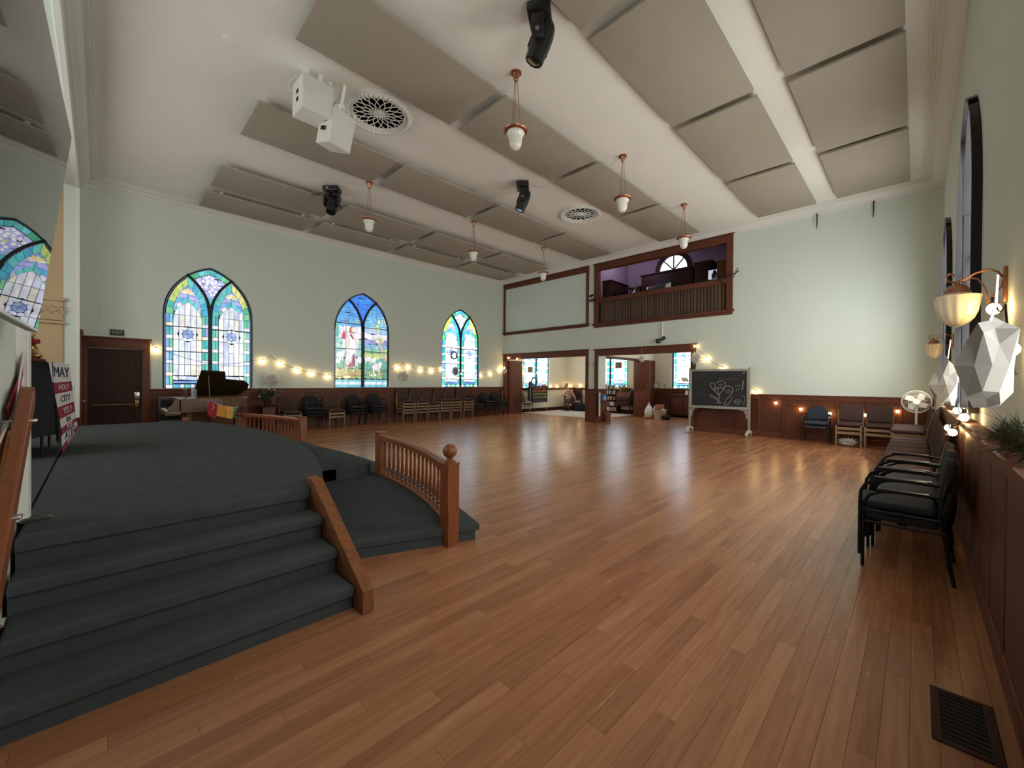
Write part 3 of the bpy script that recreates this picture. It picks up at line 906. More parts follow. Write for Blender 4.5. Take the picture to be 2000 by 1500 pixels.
# partition between the two annex rooms: lintel, post beside the column, stub and its folded door leaf
p = sempty('wall_partition')
MB().box(-9.42, -9.22, 14.75, YB, 2.66, 3.75).build('lintel', MW['cream'], p, smooth=False)
MB().rbox(-9.43, -9.21, 14.75, 17.7, 2.60, 2.70, 0.01).build('head_casing', WOODH, p)
MB().box(-9.30, -9.18, 17.9, YB, 0, 2.66).build('stub', WOOD, p, smooth=False)
MB().rbox(-9.36, -9.16, 17.76, 17.92, 0, 2.66, 0.01).build('jamb_casing', WOOD, p)
d = sempty('door_2', (-9.42, 17.62, 0))
MB().rbox(0, 0.80, -0.02, 0.025, 0.01, 2.6, 0.005).build('leaf', WOOD, d)
for x0, x1, z0, z1 in ((0.1, 0.66, 0.22, 1.15), (0.1, 0.66, 1.3, 2.48)):
    MB().rbox(x0, x1, -0.026, -0.018, z0, z1, 0.004).build('door_panel', WOOD, d)
MB().cyl((0.70, -0.02, 1.36), (0.70, -0.05, 1.36), 0.025).cyl((0.70, -0.02, 1.46), (0.70, -0.04, 1.46), 0.018).build('door_knob', BRASS, d)
# folded doors against the left side of the first opening
d = sempty('door_3', (-14.40, 14.30, 0))
for k in range(5):
    a = 0.02 + 0.028 * k
    MB().rbox(-0.05 + a, -0.03 + a, -0.06, 0.86 - 0.03 * (k % 2), 0.01, 2.62, 0.004, 1).build('door_leaf', WOOD, d)
MB().rbox(0.10, 0.125, 0.02, 0.80, 0.2, 2.5, 0.006, 1).build('door_panel', WOOD, d)

def casing(name, x0, x1, z1, jw, hh, floor=True, z0=0.0, sill=0.0, y=YG, d=0.045, mt=WOOD, mh=WOODH, over=0.05):
    """wood casing around an opening whose outer size is x0..x1 and top z1"""
    r = sempty(name)
    MB().rbox(x0, x0 + jw, y - d, y + 0.16, z0, z1 - hh, 0.006, 1).build('jamb', mt, r)
    MB().rbox(x1 - jw, x1, y - d, y + 0.16, z0, z1 - hh, 0.006, 1).build('jamb', mt, r)
    MB().rbox(x0, x1, y - d - 0.004, y + 0.16, z1 - hh, z1, 0.006, 1).build('header', mh, r)
    MB().rbox(x0 - over, x1 + over, y - d - 0.035, y, z1, z1 + 0.035, 0.008, 1).build('head_cap', mh, r)
    if sill:
        MB().rbox(x0 - over, x1 + over, y - d - 0.05, y + 0.02, z0 - 0.06, z0 + 0.01, 0.012, 2).build('sill', mh, r)
        MB().rbox(x0, x1, y - d, y, z0 - sill, z0 - 0.06, 0.008, 1).build('apron', mh, r)
    return r
casing('trim_10', -14.50, -9.53, 2.90, 0.13, 0.24)
casing('trim_11', -9.22, -5.26, 2.88, 0.15, 0.24)
# gallery front
casing('trim_12', -9.28, -4.15, 6.30, 0.19, 0.24, z0=3.92, sill=0.15)
r = casing('trim_13', -14.50, -9.54, 6.30, 0.12, 0.22, z0=3.98, sill=0.13)
MB().box(-14.38, -9.66, YG - 0.012, YG, 3.99, 6.08).build('blank_panel', MW['wall_blue'], r, smooth=False)
# the boarded front: rail and boards
r = sempty('trim_14')
MB().rbox(-9.10, -4.30, YG - 0.03, YG + 0.25, 4.76, 4.94, 0.012).build('parapet_rail', WOODH, r)
MB().box(-9.10, -4.30, YG + 0.08, YG + 0.14, 3.93, 4.78).build('backing', DARK, r, smooth=False)
nb = 42; bw = 4.62 / nb
bmesh0 = None
for k in range(nb):
    x = -9.01 + bw * (k + 0.5)
    if bmesh0 is None:
        bmesh0 = MB().rbox(-bw / 2 + 0.011, bw / 2 - 0.011, 0, 0.05, 3.93, 4.76, 0.006, 1).build('board', SIDING, r)
        o = bmesh0
    else:
        o = bmesh0.copy(); COL.objects.link(o)
    o.location = (x, YG + 0.03 + 0.006 * (k % 3), 0)
# gallery room
GY = 16.7
struct(MB().box(-9.25, -4.15, YG + 0.15, GY + 0.1, 3.86, 3.92).build('floor_gallery', WOODD, smooth=False))
fan_c = (-7.20, 6.27)
fanhole = arc(fan_c, 0.60, 0, PI, 18)
wall('wall_gallery_back', lambda s, z: Vector((s, GY, z)), [(-9.25, 3.9), (-4.15, 3.9), (-4.15, 7.4), (-9.25, 7.4)], [fanhole], (0, 1, 0), MW['purple'], 0.12)
struct(MB().box(-9.37, -9.25, YG + 0.15, GY, 3.9, 7.4).build('wall_gallery_left', MW['purple'], smooth=False))
struct(MB().box(-4.15, -4.03, YG + 0.15, GY, 3.9, 7.4).build('wall_gallery_right', MW['purple'], smooth=False))
struct(MB().box(-9.37, -4.03, YG + 0.10, GY + 0.1, 7.4, 7.5).build('ceiling_gallery', MW['purple'], smooth=False))
struct(MB().box(-9.37, -4.03, YG + 0.10, YG + 0.2, ZC, 7.45).build('wall_gallery_front', MW['purple'], smooth=False))
fw = sempty('window_9', (fan_c[0], GY + 0.05, fan_c[1]))
GLF = emis('fan_window_glass', (0.86, 0.84, 0.95), DAY_FAN, (0.1, 0.1, 0.1))
for k in range(4):
    a0, a1 = PI * k / 4, PI * (k + 1) / 4
    MB().prism([(0.03 * math.cos((a0 + a1) / 2), 0.03 * math.sin((a0 + a1) / 2))] + arc((0, 0.0), 0.59, a0 + 0.02, a1 - 0.02, 5), -0.004, 0).build('pane', GLF, fw, smooth=False)
for k in range(1, 4):
    a = PI * k / 4
    MB().cyl((0, -0.02, 0), (0.6 * math.cos(a), -0.02, 0.6 * math.sin(a)), 0.026, n=6).build('glazing_bar', WOODD, fw)
po = arc((0, 0), 0.76, 0, PI, 20); pi = arc((0, 0), 0.585, 0, PI, 20)
b = MB(); vs = [(q[0], y, q[1]) for y in (-0.10, 0.0) for q in po + pi]; m_ = 21; q_ = 42
fs = []
for k in range(20):
    fs += [(k, k + 1, k + 1 + m_, k + m_), (k + q_, k + 1 + q_, k + 1 + m_ + q_, k + m_ + q_), (k, k + 1, k + 1 + q_, k + q_), (k + m_, k + m_ + 1, k + m_ + 1 + q_, k + m_ + q_)]
b.add(vs, fs).build('frame', WOODD, fw)
MB().rbox(-0.82, 0.82, -0.13, 0, -0.10, 0.0, 0.01).build('sill', WOODD, fw)

# ------------------------------------------------------------------ column between the openings
c = sempty('trim_15')
MB().rbox(-9.63, -9.03, 13.97, 14.69, 0.0, 0.12, 0.012).build('skirting', WOODH, c)
MB().rbox(-9.60, -9.06, 14.00, 14.66, 0.12, 1.27, 0.004, 1).build('core', WOOD, c)
for x0, x1 in ((-9.62, -9.54), (-9.12, -9.04)): MB().rbox(x0, x1, 13.98, 14.02, 0.12, 1.27, 0.004, 1).build('stile', WOOD, c)
for y0, y1 in ((13.98, 14.08), (14.58, 14.68)): MB().rbox(-9.08, -9.04, y0, y1, 0.12, 1.27, 0.004, 1).build('stile', WOOD, c)
for z0, z1 in ((1.17, 1.27), (0.12, 0.22)):
    MB().rbox(-9.62, -9.04, 13.975, 14.03, z0, z1, 0.004, 1).build('rail', WOODH, c)
    MB().rbox(-9.09, -9.035, 13.98, 14.68, z0, z1, 0.004, 1).build('rail', WOODH, c)
MB().rbox(-9.66, -9.00, 13.94, 14.71, 1.27, 1.32, 0.01).build('cap', WOODH, c)
MB().box(-9.58, -9.10, 14.2, 14.66, 1.32, 2.66).build('shaft', MW['wall'], c, smooth=False)

# annex wall trim
t = sempty('trim_16')
MB().rbox(XL, XL + 0.035, 15.2, YB, 1.15, 1.23, 0.006).rbox(XL, XL + 0.06, 15.2, YB, 1.23, 1.26, 0.006).build('chair_rail', WOODH, t)
MB().rbox(XL + 0.04, -12.9, YB - 0.035, YB, 1.15, 1.23, 0.006).rbox(XL + 0.04, -12.9, YB - 0.06, YB, 1.23, 1.26, 0.006).build('chair_rail', WOODH, t)
MB().rbox(XL, XL + 0.025, 14.3, YB, 0.0, 0.17, 0.006).build('skirting', WOODD, t)
MB().rbox(XL + 0.03, -9.3, YB - 0.025, YB, 0.0, 0.17, 0.006).build('skirting', WOODD, t)
wainscot('trim_17', (-9.14, YB), (-5.12, YB), (0, -1), 1.31, 0.8)
# annex window sill
MB().rbox(XL, XL + 0.10, 15.48, 17.72, 1.16, 1.25, 0.01).build('window_sill', WOODD, t)

# ------------------------------------------------------------------ exit door on the left wall
d = sempty('door_1', (XL - 0.1, 0, 0))
MB().box(-0.03, 0.02, -0.21, 0.80, 0.0, 2.35).build('leaf', WOODD, d, smooth=False)
for y0, y1 in ((-0.21, -0.09), (0.68, 0.80)): MB().rbox(0.02, 0.045, y0, y1, 0.0, 2.35, 0.004, 1).build('stile', WOODD, d)
for z0, z1 in ((0, 0.25), (0.80, 0.96), (2.2, 2.35)): MB().rbox(0.02, 0.045, -0.09, 0.68, z0, z1, 0.004, 1).build('rail', WOODD, d)
MB().cyl((0.10, -0.12, 0.92), (0.10, 0.66, 0.92), 0.014).cyl((0.045, -0.12, 0.92), (0.10, -0.12, 0.92), 0.014).rbox(0.045, 0.11, 0.66, 0.74, 0.84, 1.04, 0.01).build('push_bar', BRASS, d)
MB().rbox(0.045, 0.06, 0.65, 0.75, 1.06, 1.24, 0.006).build('lock_plate', STEEL, d)
t = sempty('trim_18')
MB().rbox(XL - 0.02, XL + 0.05, -0.33, -0.21, 0, 2.36, 0.008).build('jamb', WOOD, t)
MB().rbox(XL - 0.02, XL + 0.05, 0.80, 0.95, 0, 2.36, 0.008).build('jamb', WOOD, t)
MB().rbox(XL - 0.02, XL + 0.05, -0.33, 0.95, 2.36, 2.60, 0.008).build('header', WOOD, t)
MB().rbox(XL, XL + 0.08, -0.34, 0.98, 2.60, 2.64, 0.008).build('head_cap', WOOD, t)
# cased doorway in the stage wall, seen edge-on at the far left
t = sempty('trim_19')
MB().rbox(-14.50, -14.40, YS - 0.02, YS + 0.07, 0, 2.55, 0.006).rbox(-13.82, -13.72, YS - 0.02, YS + 0.07, 0, 2.55, 0.006).build('jamb', WOOD, t)
MB().rbox(-14.54, -13.68, YS - 0.02, YS + 0.09, 2.55, 2.72, 0.012).build('header', WOOD, t)
MB().box(-14.40, -13.82, YS, YS + 0.02, 0, 2.55).build('door_leaf', WOODD, t, smooth=False)
MB().cyl((-13.9, YS + 0.02, 1.05), (-13.9, YS + 0.08, 1.05), 0.02).ball((-13.9, YS + 0.10, 1.05), 0.03).build('door_knob', STEEL, t)

# ================================================================== STAGE
SX0, SX1, SC = -11.2, -3.64, -7.42
RST = 0.175
st = thing('stage', 'dark grey carpeted stage with a bowed front and side stairs', 'stage')
def bow(x, apex, side, half):
    """height of a shallow arc"""
    s_ = apex - side
    R_ = (half * half + s_ * s_) / (2 * s_)
    return apex - R_ + math.sqrt(max(0, R_ * R_ - (x - SC) ** 2))
def slab(poly, z0, z1, r=0.03):
    """carpeted slab with a rounded nosing"""
    bm = bmesh.new()
    vs = [bm.verts.new((p[0], p[1], z1)) for p in poly]
    f = bm.faces.new(vs)
    e = bmesh.ops.extrude_face_region(bm, geom=[f])
    for v in [g for g in e['geom'] if isinstance(g, bmesh.types.BMVert)]: v.co.z = z0
    bm.normal_update()
    top = [ed for ed in bm.edges if all(abs(v.co.z - z1) < 1e-5 for v in ed.verts)]
    bmesh.ops.bevel(bm, geom=top, offset=r, segments=4, affect='EDGES', profile=0.5)
    bm.verts.index_update()
    b = MB(); b.add([v.co.copy() for v in bm.verts], [[v.index for v in f2.verts] for f2 in bm.faces]); bm.free()
    return b
xs = [SX0 + (SX1 - SX0) * k / 28 for k in range(29)]
deck = [(SX0, YS + 0.02), (SX1, YS + 0.02)] + [(x, bow(x, 2.10, 1.36, 3.78)) for x in reversed(xs)]
slab(deck, 0.60, 0.70, 0.045).build('deck', CARPET, st)
inset = [(x + (0.03 if x < SC else -0.03), y - 0.03 if y > 0 else y) for x, y in deck]
MB().prismz(inset, 0.0, 0.61).build('riser', CARPET, st)
# steps down the front
fx0, fx1 = -9.0, -5.85
for k, (ap, z) in enumerate(((2.40, 0.525), (2.92, 0.35))):
    x_ = [fx0 + (fx1 - fx0) * j / 14 for j in range(15)]
    poly = [(fx0, 1.3), (fx1, 1.3)] + [(x, ap - 0.012 * (x - SC) ** 2) for x in reversed(x_)]
    slab(poly, 0.02, z, 0.02).build('step', CARPET, st)
# low platform around the front
pl0, pl1 = -11.72, -3.12
x_ = [pl0 + (pl1 - pl0) * j / 30 for j in range(31)]
poly = [(-11.25, 1.30), (-3.60, 1.30), (-3.53, 1.58)] + [(x, bow(x, 3.43, 2.70, 4.30)) for x in reversed(x_)] + [(-11.31, 1.58)]
slab(poly, 0.10, RST, 0.03).build('platform', CARPET, st)
MB().prismz([(SC + (x - SC) * 0.993, y - 0.03) for x, y in poly], 0.0, 0.11).build('riser', CARPET, st)
# side stairs, right and left
def side_stairs(sg):
    X = lambda x: x if sg > 0 else 2 * SC - x
    for k, (nose, z) in enumerate(((-3.35, 0.525), (-3.06, 0.35), (-2.77, 0.175))):
        pts = [(X(SX1 + 0.05), YS + 0.02), (X(nose), YS + 0.02), (X(nose), 1.255), (X(SX1 + 0.05), 1.255)]
        if sg < 0: pts = pts[::-1]
        slab(pts, z - 0.075, z, 0.032).build('tread', CARPET, st)
        pts = [(X(SX1 + 0.05), YS + 0.02), (X(nose - 0.03), YS + 0.02), (X(nose - 0.03), 1.25), (X(SX1 + 0.05), 1.25)]
        if sg < 0: pts = pts[::-1]
        MB().prismz(pts, 0.0, z - 0.072).build('riser', CARPET, st)
    m = Matrix.Identity(4) if sg > 0 else Matrix.Translation((2 * SC, 0, 0)) @ Matrix.Scale(-1, 4, (1, 0, 0))
    b = MB().prism([(-3.74, 0.0), (-2.66, 0.0), (-2.66, 0.16), (-3.60, 0.76), (-3.74, 0.76)], 1.26, 1.345, m)
    o = b.build('stringer', OAKW, st, bevel=0.006)
side_stairs(1); side_stairs(-1)

# balustrades on the platform
BAL = [(0.020, 0), (0.020, 0.05), (0.012, 0.06), (0.022, 0.085), (0.012, 0.105), (0.016, 0.12), (0.024, 0.16), (0.020, 0.22), (0.014, 0.34), (0.012, 0.42), (0.018, 0.435), (0.018, 0.50)]
def balustrade(name, label, sg, ball):
    X = lambda x: x if sg > 0 else 2 * SC - x
    t = thing(name, label, 'railing')
    pa = (-5.74, 2.99); pb = (-3.24, 2.415)
    npt = 12
    path = []
    for k in range(npt + 1):
        f = k / npt
        x = pa[0] + (pb[0] - pa[0]) * f
        y = pa[1] + (pb[1] - pa[1]) * f + 0.13 * (1 - (2 * f - 1) ** 2)
        path.append((X(x), y))
    # newel post with chamfered cap
    nx = X(pb[0])
    nw = MB().rbox(nx - 0.068, nx + 0.068, pb[1] - 0.068, pb[1] + 0.068, 0.0, 0.785, 0.004, 1)
    nw.build('newel_post', OAK, t)
    MB().rbox(nx - 0.074, nx + 0.074, pb[1] - 0.074, pb[1] + 0.074, 0.785, 0.80, 0.005, 1).build('newel_cap', OAK, t)
    if ball:
        MB().lathe([(0.058, 0.80), (0.058, 0.812), (0.045, 0.822), (0.028, 0.84), (0.028, 0.85)] + [(0.070 * math.sin(a), 0.912 - 0.070 * math.cos(a)) for a in [0.45 + (PI - 0.45) * i / 12 for i in range(13)]], 24, (nx, pb[1], 0)).build('ball', OAK, t)
    ax = X(pa[0])
    MB().rbox(ax - 0.062, ax + 0.062, pa[1] - 0.06, pa[1] + 0.06, RST, 0.80, 0.004, 1).build('end_post', OAK, t)
    MB().rbox(ax - 0.068, ax + 0.068, pa[1] - 0.066, pa[1] + 0.066, 0.80, 0.825, 0.006, 1).build('post_cap', OAK, t)
    def sweep(w, z0, z1, name):
        vs = []
        for k, p in enumerate(path):
            q0 = path[max(0, k - 1)]; q1 = path[min(npt, k + 1)]
            d = Vector((q1[0] - q0[0], q1[1] - q0[1])).normalized(); n = Vector((-d.y, d.x))
            for o_, z in ((-w, z0), (w, z0), (w, z1 - 0.015), (w * 0.6, z1), (-w * 0.6, z1), (-w, z1 - 0.015)):
                vs.append((p[0] + n.x * o_, p[1] + n.y * o_, z))
        fs = []
        for k in range(npt):
            for i in range(6):
                fs.append((k * 6 + i, k * 6 + (i + 1) % 6, (k + 1) * 6 + (i + 1) % 6, (k + 1) * 6 + i))
        fs += [tuple(range(6)), tuple(range(len(vs) - 6, len(vs)))]
        MB().add(vs, fs).build(name, OAK, t)
    sweep(0.055, 0.705, 0.775, 'hand_rail')
    sweep(0.035, RST + 0.0, RST + 0.035, 'shoe_rail')
    nbal = 16
    proto = None
    for k in range(1, nbal + 1):
        f = k / (nbal + 1) * npt
        i = int(f); g = f - i
        x = path[i][0] + (path[i + 1][0] - path[i][0]) * g; y = path[i][1] + (path[i + 1][1] - path[i][1]) * g
        if proto is None:
            proto = MB().lathe(BAL, 10).build('baluster', OAK, t); o = proto
        else:
            o = proto.copy(); COL.objects.link(o)
        o.location = (x, y, RST + 0.03)
    return t
balustrade('balustrade', 'curved wooden railing with turned balusters and a ball-topped newel, near side of the stage steps', 1, True)
far_rail = balustrade('balustrade', 'curved wooden railing beyond the stage, its newel covered by a dark red bead garland', -1, False)

# handrail along the stage wall
t = thing('handrail', 'sloping reddish wooden handrail on metal brackets by the side stairs, leftmost in the photo', 'handrail', (-3.5, -0.28, 0))
m = Matrix.Identity(4)
b = MB().prism([(0.02, 1.44), (0.02, 1.53), (-0.02, 1.55), (-0.06, 1.53), (-0.06, 1.43)], -0.03, 0.025)
b.build('rail_end', OAK, t, bevel=0.01)
MB().prism([(-0.02, 1.42), (1.35, 0.575), (1.35, 0.715), (0.02, 1.535)], -0.03, 0.025).build('rail', OAK, t, bevel=0.012)
for x, z in ((0.12, 1.30), (0.75, 0.93), (1.2, 0.66)):
    MB().rbox(x - 0.03, x + 0.03, -0.075, 0.045, z + 0.06, z + 0.075, 0.004).cyl((x, -0.08, z), (x, -0.01, z + 0.06), 0.012).build('bracket', STEEL, t)
MB().cyl((-0.50, -0.045, 1.505), (-0.04, -0.01, 1.515), 0.018).build('return_bar', STEEL, t)

# ================================================================== CEILING THINGS
cols = [(-14.02, -12.83, 'row beside the stained-glass wall'), (-12.40, -11.06, 'second row from the stained-glass wall'), (-9.38, -8.06, 'row left of the round vents'),
        (-6.22, -4.92, 'row right of the round vents'), (-3.29, -1.93, 'second row from the right wall'), (-1.50, -0.155, 'row along the right wall')]
rows = [(10.58, 13.32), (7.66, 10.42), (4.78, 7.49), (1.92, 4.58)]
ordn = ['nearest the gallery', 'second from the gallery', 'third from the gallery', 'fourth from the gallery']
hs0 = None
for ci, (x0, x1, rn) in enumerate(cols):
    for ri, (y0, y1) in enumerate(rows):
        if ci >= 4 and ri == 3: 
            if ci == 5: continue
        cx, cy = (x0 + x1) / 2, (y0 + y1) / 2
        t = thing('acoustic_panel', f'beige ceiling panel, {rn}, {ordn[ri]}', 'panel', (cx, cy, ZC), group='beige ceiling panels')
        MB().rbox(x0 - cx, x1 - cx, y0 - cy, y1 - cy, -0.15, -0.105, 0.008, 2).build('fabric_face', MW['beige'], t)
        for sx in (-0.4, 0.4):
            for sy in (-1.0, 1.0):
                if hs0 is None:
                    hs0 = MB().box(-0.04, 0.04, -0.04, 0.04, -0.105, -0.001).build('standoff', MW['ceiling'], t, smooth=False); o = hs0
                else:
                    o = hs0.copy(); COL.objects.link(o); o.parent = t
                o.location = (sx, sy, 0)

# pendants
def pendant():
    t = thing('pendant_lamp', '', 'lamp', group='copper pendant lamps')
    MB().lathe([(0.085, 0), (0.085, -0.02), (0.06, -0.03), (0.045, -0.06), (0.035, -0.12), (0.02, -0.14), (0.0, -0.15)], 20).build('canopy', COPPER, t)
    for k in range(3):
        a = 2 * PI * k / 3 + 0.5
        p0 = Vector((0.02 * math.cos(a), 0.02 * math.sin(a), -0.13)); p1 = Vector((0.085 * math.cos(a), 0.085 * math.sin(a), -0.93))
        ch = MB(); n = 26
        d, u, v = basis(p1 - p0)
        for j in range(n):
            c = p0.lerp(p1, (j + .5) / n); q = u if j % 2 else v
            h = (p1 - p0).length / n * 0.62
            ch.tube([c - d * h, c - d * h * .5 + q * .007, c + d * h * .5 + q * .007, c + d * h, c + d * h * .5 - q * .007, c - d * h * .5 - q * .007, c - d * h], 0.0028, 4)
        ch.build('chain', COPPER, t)
    MB().lathe([(0.10, -0.955), (0.17, -0.95), (0.19, -0.935), (0.195, -0.92), (0.18, -0.91), (0.10, -0.925), (0.0, -0.93)], 28).build('rim', COPPER, t)
    MB().lathe([(0.135, -0.945), (0.145, -0.965), (0.14, -0.99), (0.115, -1.01), (0.105, -1.03), (0.105, -1.10), (0.095, -1.15), (0.075, -1.19), (0.045, -1.215), (0.0, -1.222)], 28).build('glass_bowl', MILK, t)
    for k in range(3):
        a = 2 * PI * k / 3 + 1.5
        MB().cyl((0.15 * math.cos(a), 0.15 * math.sin(a), -0.975), (0.125 * math.cos(a), 0.125 * math.sin(a), -0.985), 0.005, n=6).build('screw', BLKMET, t)
    return t
pl_ = []
plab = ['copper pendant lamp hanging nearest the camera, under the large black stage light', 'copper pendant lamp in the right-hand row, beside the smaller round vent', 'copper pendant lamp in front of the dark gallery opening',
        'copper pendant lamp next to the leftmost black stage light', 'copper pendant lamp in the left-hand row, middle of its three', 'copper pendant lamp in front of the pale framed panel by the gallery']
p0 = pendant()
for k, (x, y) in enumerate(((-4.57, 4.65), (-4.57, 7.97), (-4.59, 11.3), (-9.70, 4.71), (-9.74, 8.10), (-9.75, 11.42))):
    if k == 0:
        p0.location = (x, y, ZC); p0['label'] = plab[0]
    else: dup(p0, (x, y, ZC), 0.4 * k, plab[k])

# moving-head stage lights
def mover():
    t = thing('stage_light', '', 'light', group='black moving-head stage lights')
    MB().rbox(-0.19, 0.19, -0.15, 0.15, -0.17, -0.04, 0.03, 2).box(-0.05, 0.05, -0.02, 0.02, -0.04, 0.0).build('base', BLACK, t)
    MB().rbox(-0.10, -0.04, -0.155, -0.14, -0.13, -0.08, 0.004).build('display', GREYW, t)
    MB().cyl((0, 0, -0.17), (0, 0, -0.20), 0.10).build('pan_ring', BLACK, t)
    for s_ in (-1, 1):
        MB().prism([(s_ * 0.03, -0.20), (s_ * 0.17, -0.20), (s_ * 0.205, -0.26), (s_ * 0.205, -0.50), (s_ * 0.17, -0.54), (s_ * 0.145, -0.50), (s_ * 0.145, -0.27), (s_ * 0.03, -0.25)], -0.075, 0.075).build('yoke_arm', BLACK, t, bevel=0.012)
        MB().cyl((s_ * 0.205, 0, -0.44), (s_ * 0.215, 0, -0.44), 0.03).build('tilt_pivot', STEEL, t)
    hd = MB()
    prof = [(0.0, -0.26), (0.07, -0.26), (0.115, -0.20), (0.135, -0.08), (0.135, 0.08), (0.125, 0.18), (0.12, 0.26), (0.105, 0.27), (0.10, 0.25), (0.0, 0.25)]
    mm = Matrix.Translation((0, 0.02, -0.45)) @ Matrix.Rotation(PI - 0.38, 4, 'X')
    hd.lathe(prof, 10, mtx=mm)
    h = hd.build('head', BLACK, t, angle=0.3)
    MB().lathe([(0.0, 0.262), (0.09, 0.258), (0.095, 0.252)], 16, mtx=mm).build('lens', LACQ, h)
    MB().rbox(-0.05, 0.05, 0.10, 0.145, -0.12, 0.12, 0.01, 2, mm).build('cooling_box', BLACK, h)
    return t
m0 = mover()
mlab = ['black moving-head stage light nearest the camera at the top of the photo', 'black moving-head stage light at the left, trailing a black cable', 'black moving-head stage light in the middle of the ceiling, with a thin grey wire']
mv = [m0]
m0.location = (-3.56, 4.06, ZC); m0.rotation_euler = (0, 0, -1.0); m0['label'] = mlab[0]
mv.append(dup(m0, (-10.55, 4.14, ZC), 0.75, mlab[1])); mv.append(dup(m0, (-6.93, 7.32, ZC), -0.85, mlab[2]))
tag(MB().tube([(-10.72, 4.05, 6.40), (-10.95, 3.92, 6.33), (-11.12, 3.80, 6.36), (-11.25, 3.75, 6.47), (-11.27, 3.74, 6.5)], 0.009).build('power_cable', WIRE), 'black cable running from the left stage light up to the ceiling', 'cable')
tag(MB().tube([(-6.75, 7.45, 6.40), (-6.6, 7.6, 6.36), (-6.48, 7.72, 6.40), (-6.45, 7.78, 6.5)], 0.005).build('wire_tail', GREYW), 'thin grey wire curling from the middle stage light', 'wire')

# loudspeakers
def speaker(name, label, loc, rot, w, d, h, wedge=0.0):
    t = thing(name, label, 'speaker', loc, rot=rot)
    b = MB()
    # plan tapers to the back; front faces +x
    pts = [(w / 2, -d / 2), (w / 2, d / 2), (-w / 2, d / 2 - wedge), (-w / 2, -d / 2 + wedge)]
    b.prismz(pts, -h / 2, h / 2)
    b.build('cabinet', WHITEP, t, bevel=0.012)
    MB().rbox(w / 2, w / 2 + 0.012, -d / 2 + 0.012, d / 2 - 0.012, -h / 2 + 0.012, h / 2 - 0.012, 0.004).build('grille', GREYP, t)
    for z in (-0.12, 0.12):
        MB().rbox(-0.05, 0.05, -d / 2 - 0.003, -d / 2 + 0.004, z * h - 0.03, z * h + 0.035, 0.004).build('handle_slot', DARK, t)
    for y in (-d * 0.36, d * 0.36):
        MB().rbox(-0.02, w / 2 + 0.02, y - 0.02, y + 0.02, h / 2, h / 2 + 0.05, 0.004).build('mount_lug', WHITEP, t)
    return t
s1 = speaker('loudspeaker', 'white boxy loudspeaker hung from the ceiling, upper left of the pair', (-6.93, 2.41, 6.05), (0.0, 0.06, 0.0), 0.46, 0.47, 0.50)
MB().rbox(-0.02, 0.02, 0.22, 0.50, 0.14, 0.18, 0.005).box(-0.015, 0.015, 0.47, 0.50, -0.1, 0.18).box(-0.06, 0.06, 0.05, 0.12, 0.24, 0.45).box(-0.06, 0.06, -0.16, -0.09, 0.24, 0.45).build('ceiling_bracket', WHITEP, s1)
MB().tube([(-0.1, -0.235, 0.06), (-0.14, -0.33, 0.12), (-0.12, -0.32, 0.22), (-0.08, -0.24, 0.32), (-0.05, -0.15, 0.44)], 0.008).build('cable', WHITEP, s1)
s2 = speaker('loudspeaker', 'white wedge-sided loudspeaker tilted downward beside the large round vent', (-6.95, 2.76, 5.76), (0.0, 0.27, 0.33), 0.40, 0.43, 0.55, 0.06)
MB().box(-0.05, 0.05, -0.03, 0.03, 0.27, 0.72).build('hanger', WHITEP, s2)

# round plaster vents: moulded ring with a lattice of spirals
def vent(name, label, x, y, R_=0.62):
    t = thing(name, label, 'vent', (x, y, ZC))
    MB().lathe([(0.0, -0.004), (R_ * 0.78, -0.004)], 32).build('dark_backing', DARK, t, smooth=False)
    MB().lathe([(R_ * 0.72, -0.01), (R_ * 0.74, -0.05), (R_ * 0.78, -0.055), (R_ * 0.80, -0.04), (R_ * 0.86, -0.06), (R_ * 0.93, -0.05), (R_ * 0.96, -0.03), (R_, -0.025), (R_, 0.0)], 48, cap=False).build('ring', MW['cornice'], t)
    b = MB()
    for k in range(44):
        a = 2 * PI * k / 44
        b.ball((R_ * 0.87 * math.cos(a), R_ * 0.87 * math.sin(a), -0.055), 0.035, 7, 4)
    o = b.build('beaded_moulding', MW['cornice'], t); o['kind'] = 'stuff'
    n = 16
    for k in range(n):
        for sg in (1, -1):
            pts = []
            for j in range(9):
                f = j / 8
                r = R_ * (0.07 + 0.66 * f)
                a = 2 * PI * k / n + sg * 0.75 * (f ** 0.75)
                pts.append((r * math.cos(a), r * math.sin(a), -0.025))
            MB().tube(pts, [0.005 + 0.006 * j / 8 for j in range(9)], 4).build('lattice_bar', MW['cornice'], t)
    MB().lathe([(0, -0.05), (0.05, -0.045), (0.075, -0.03), (0.10, -0.04), (0.11, -0.03), (0.11, -0.01)], 20).build('boss', MW['cornice'], t)
    return t
vent('ceiling_vent', 'large white round plaster vent with a spiral lattice, beside the white loudspeakers', -7.05, 3.60)
vent('ceiling_vent', 'white round plaster vent with a spiral lattice, the farther one toward the gallery', -7.00, 9.84)
tag(MB().lathe([(0.0, -0.012), (0.05, -0.014), (0.085, -0.012), (0.10, -0.006), (0.10, 0.0)], 28, (-7.12, 1.33, ZC)).build('ceiling_disc', MW['ceiling']), 'faint round plaster disc on the bare ceiling above the stage', 'disc')
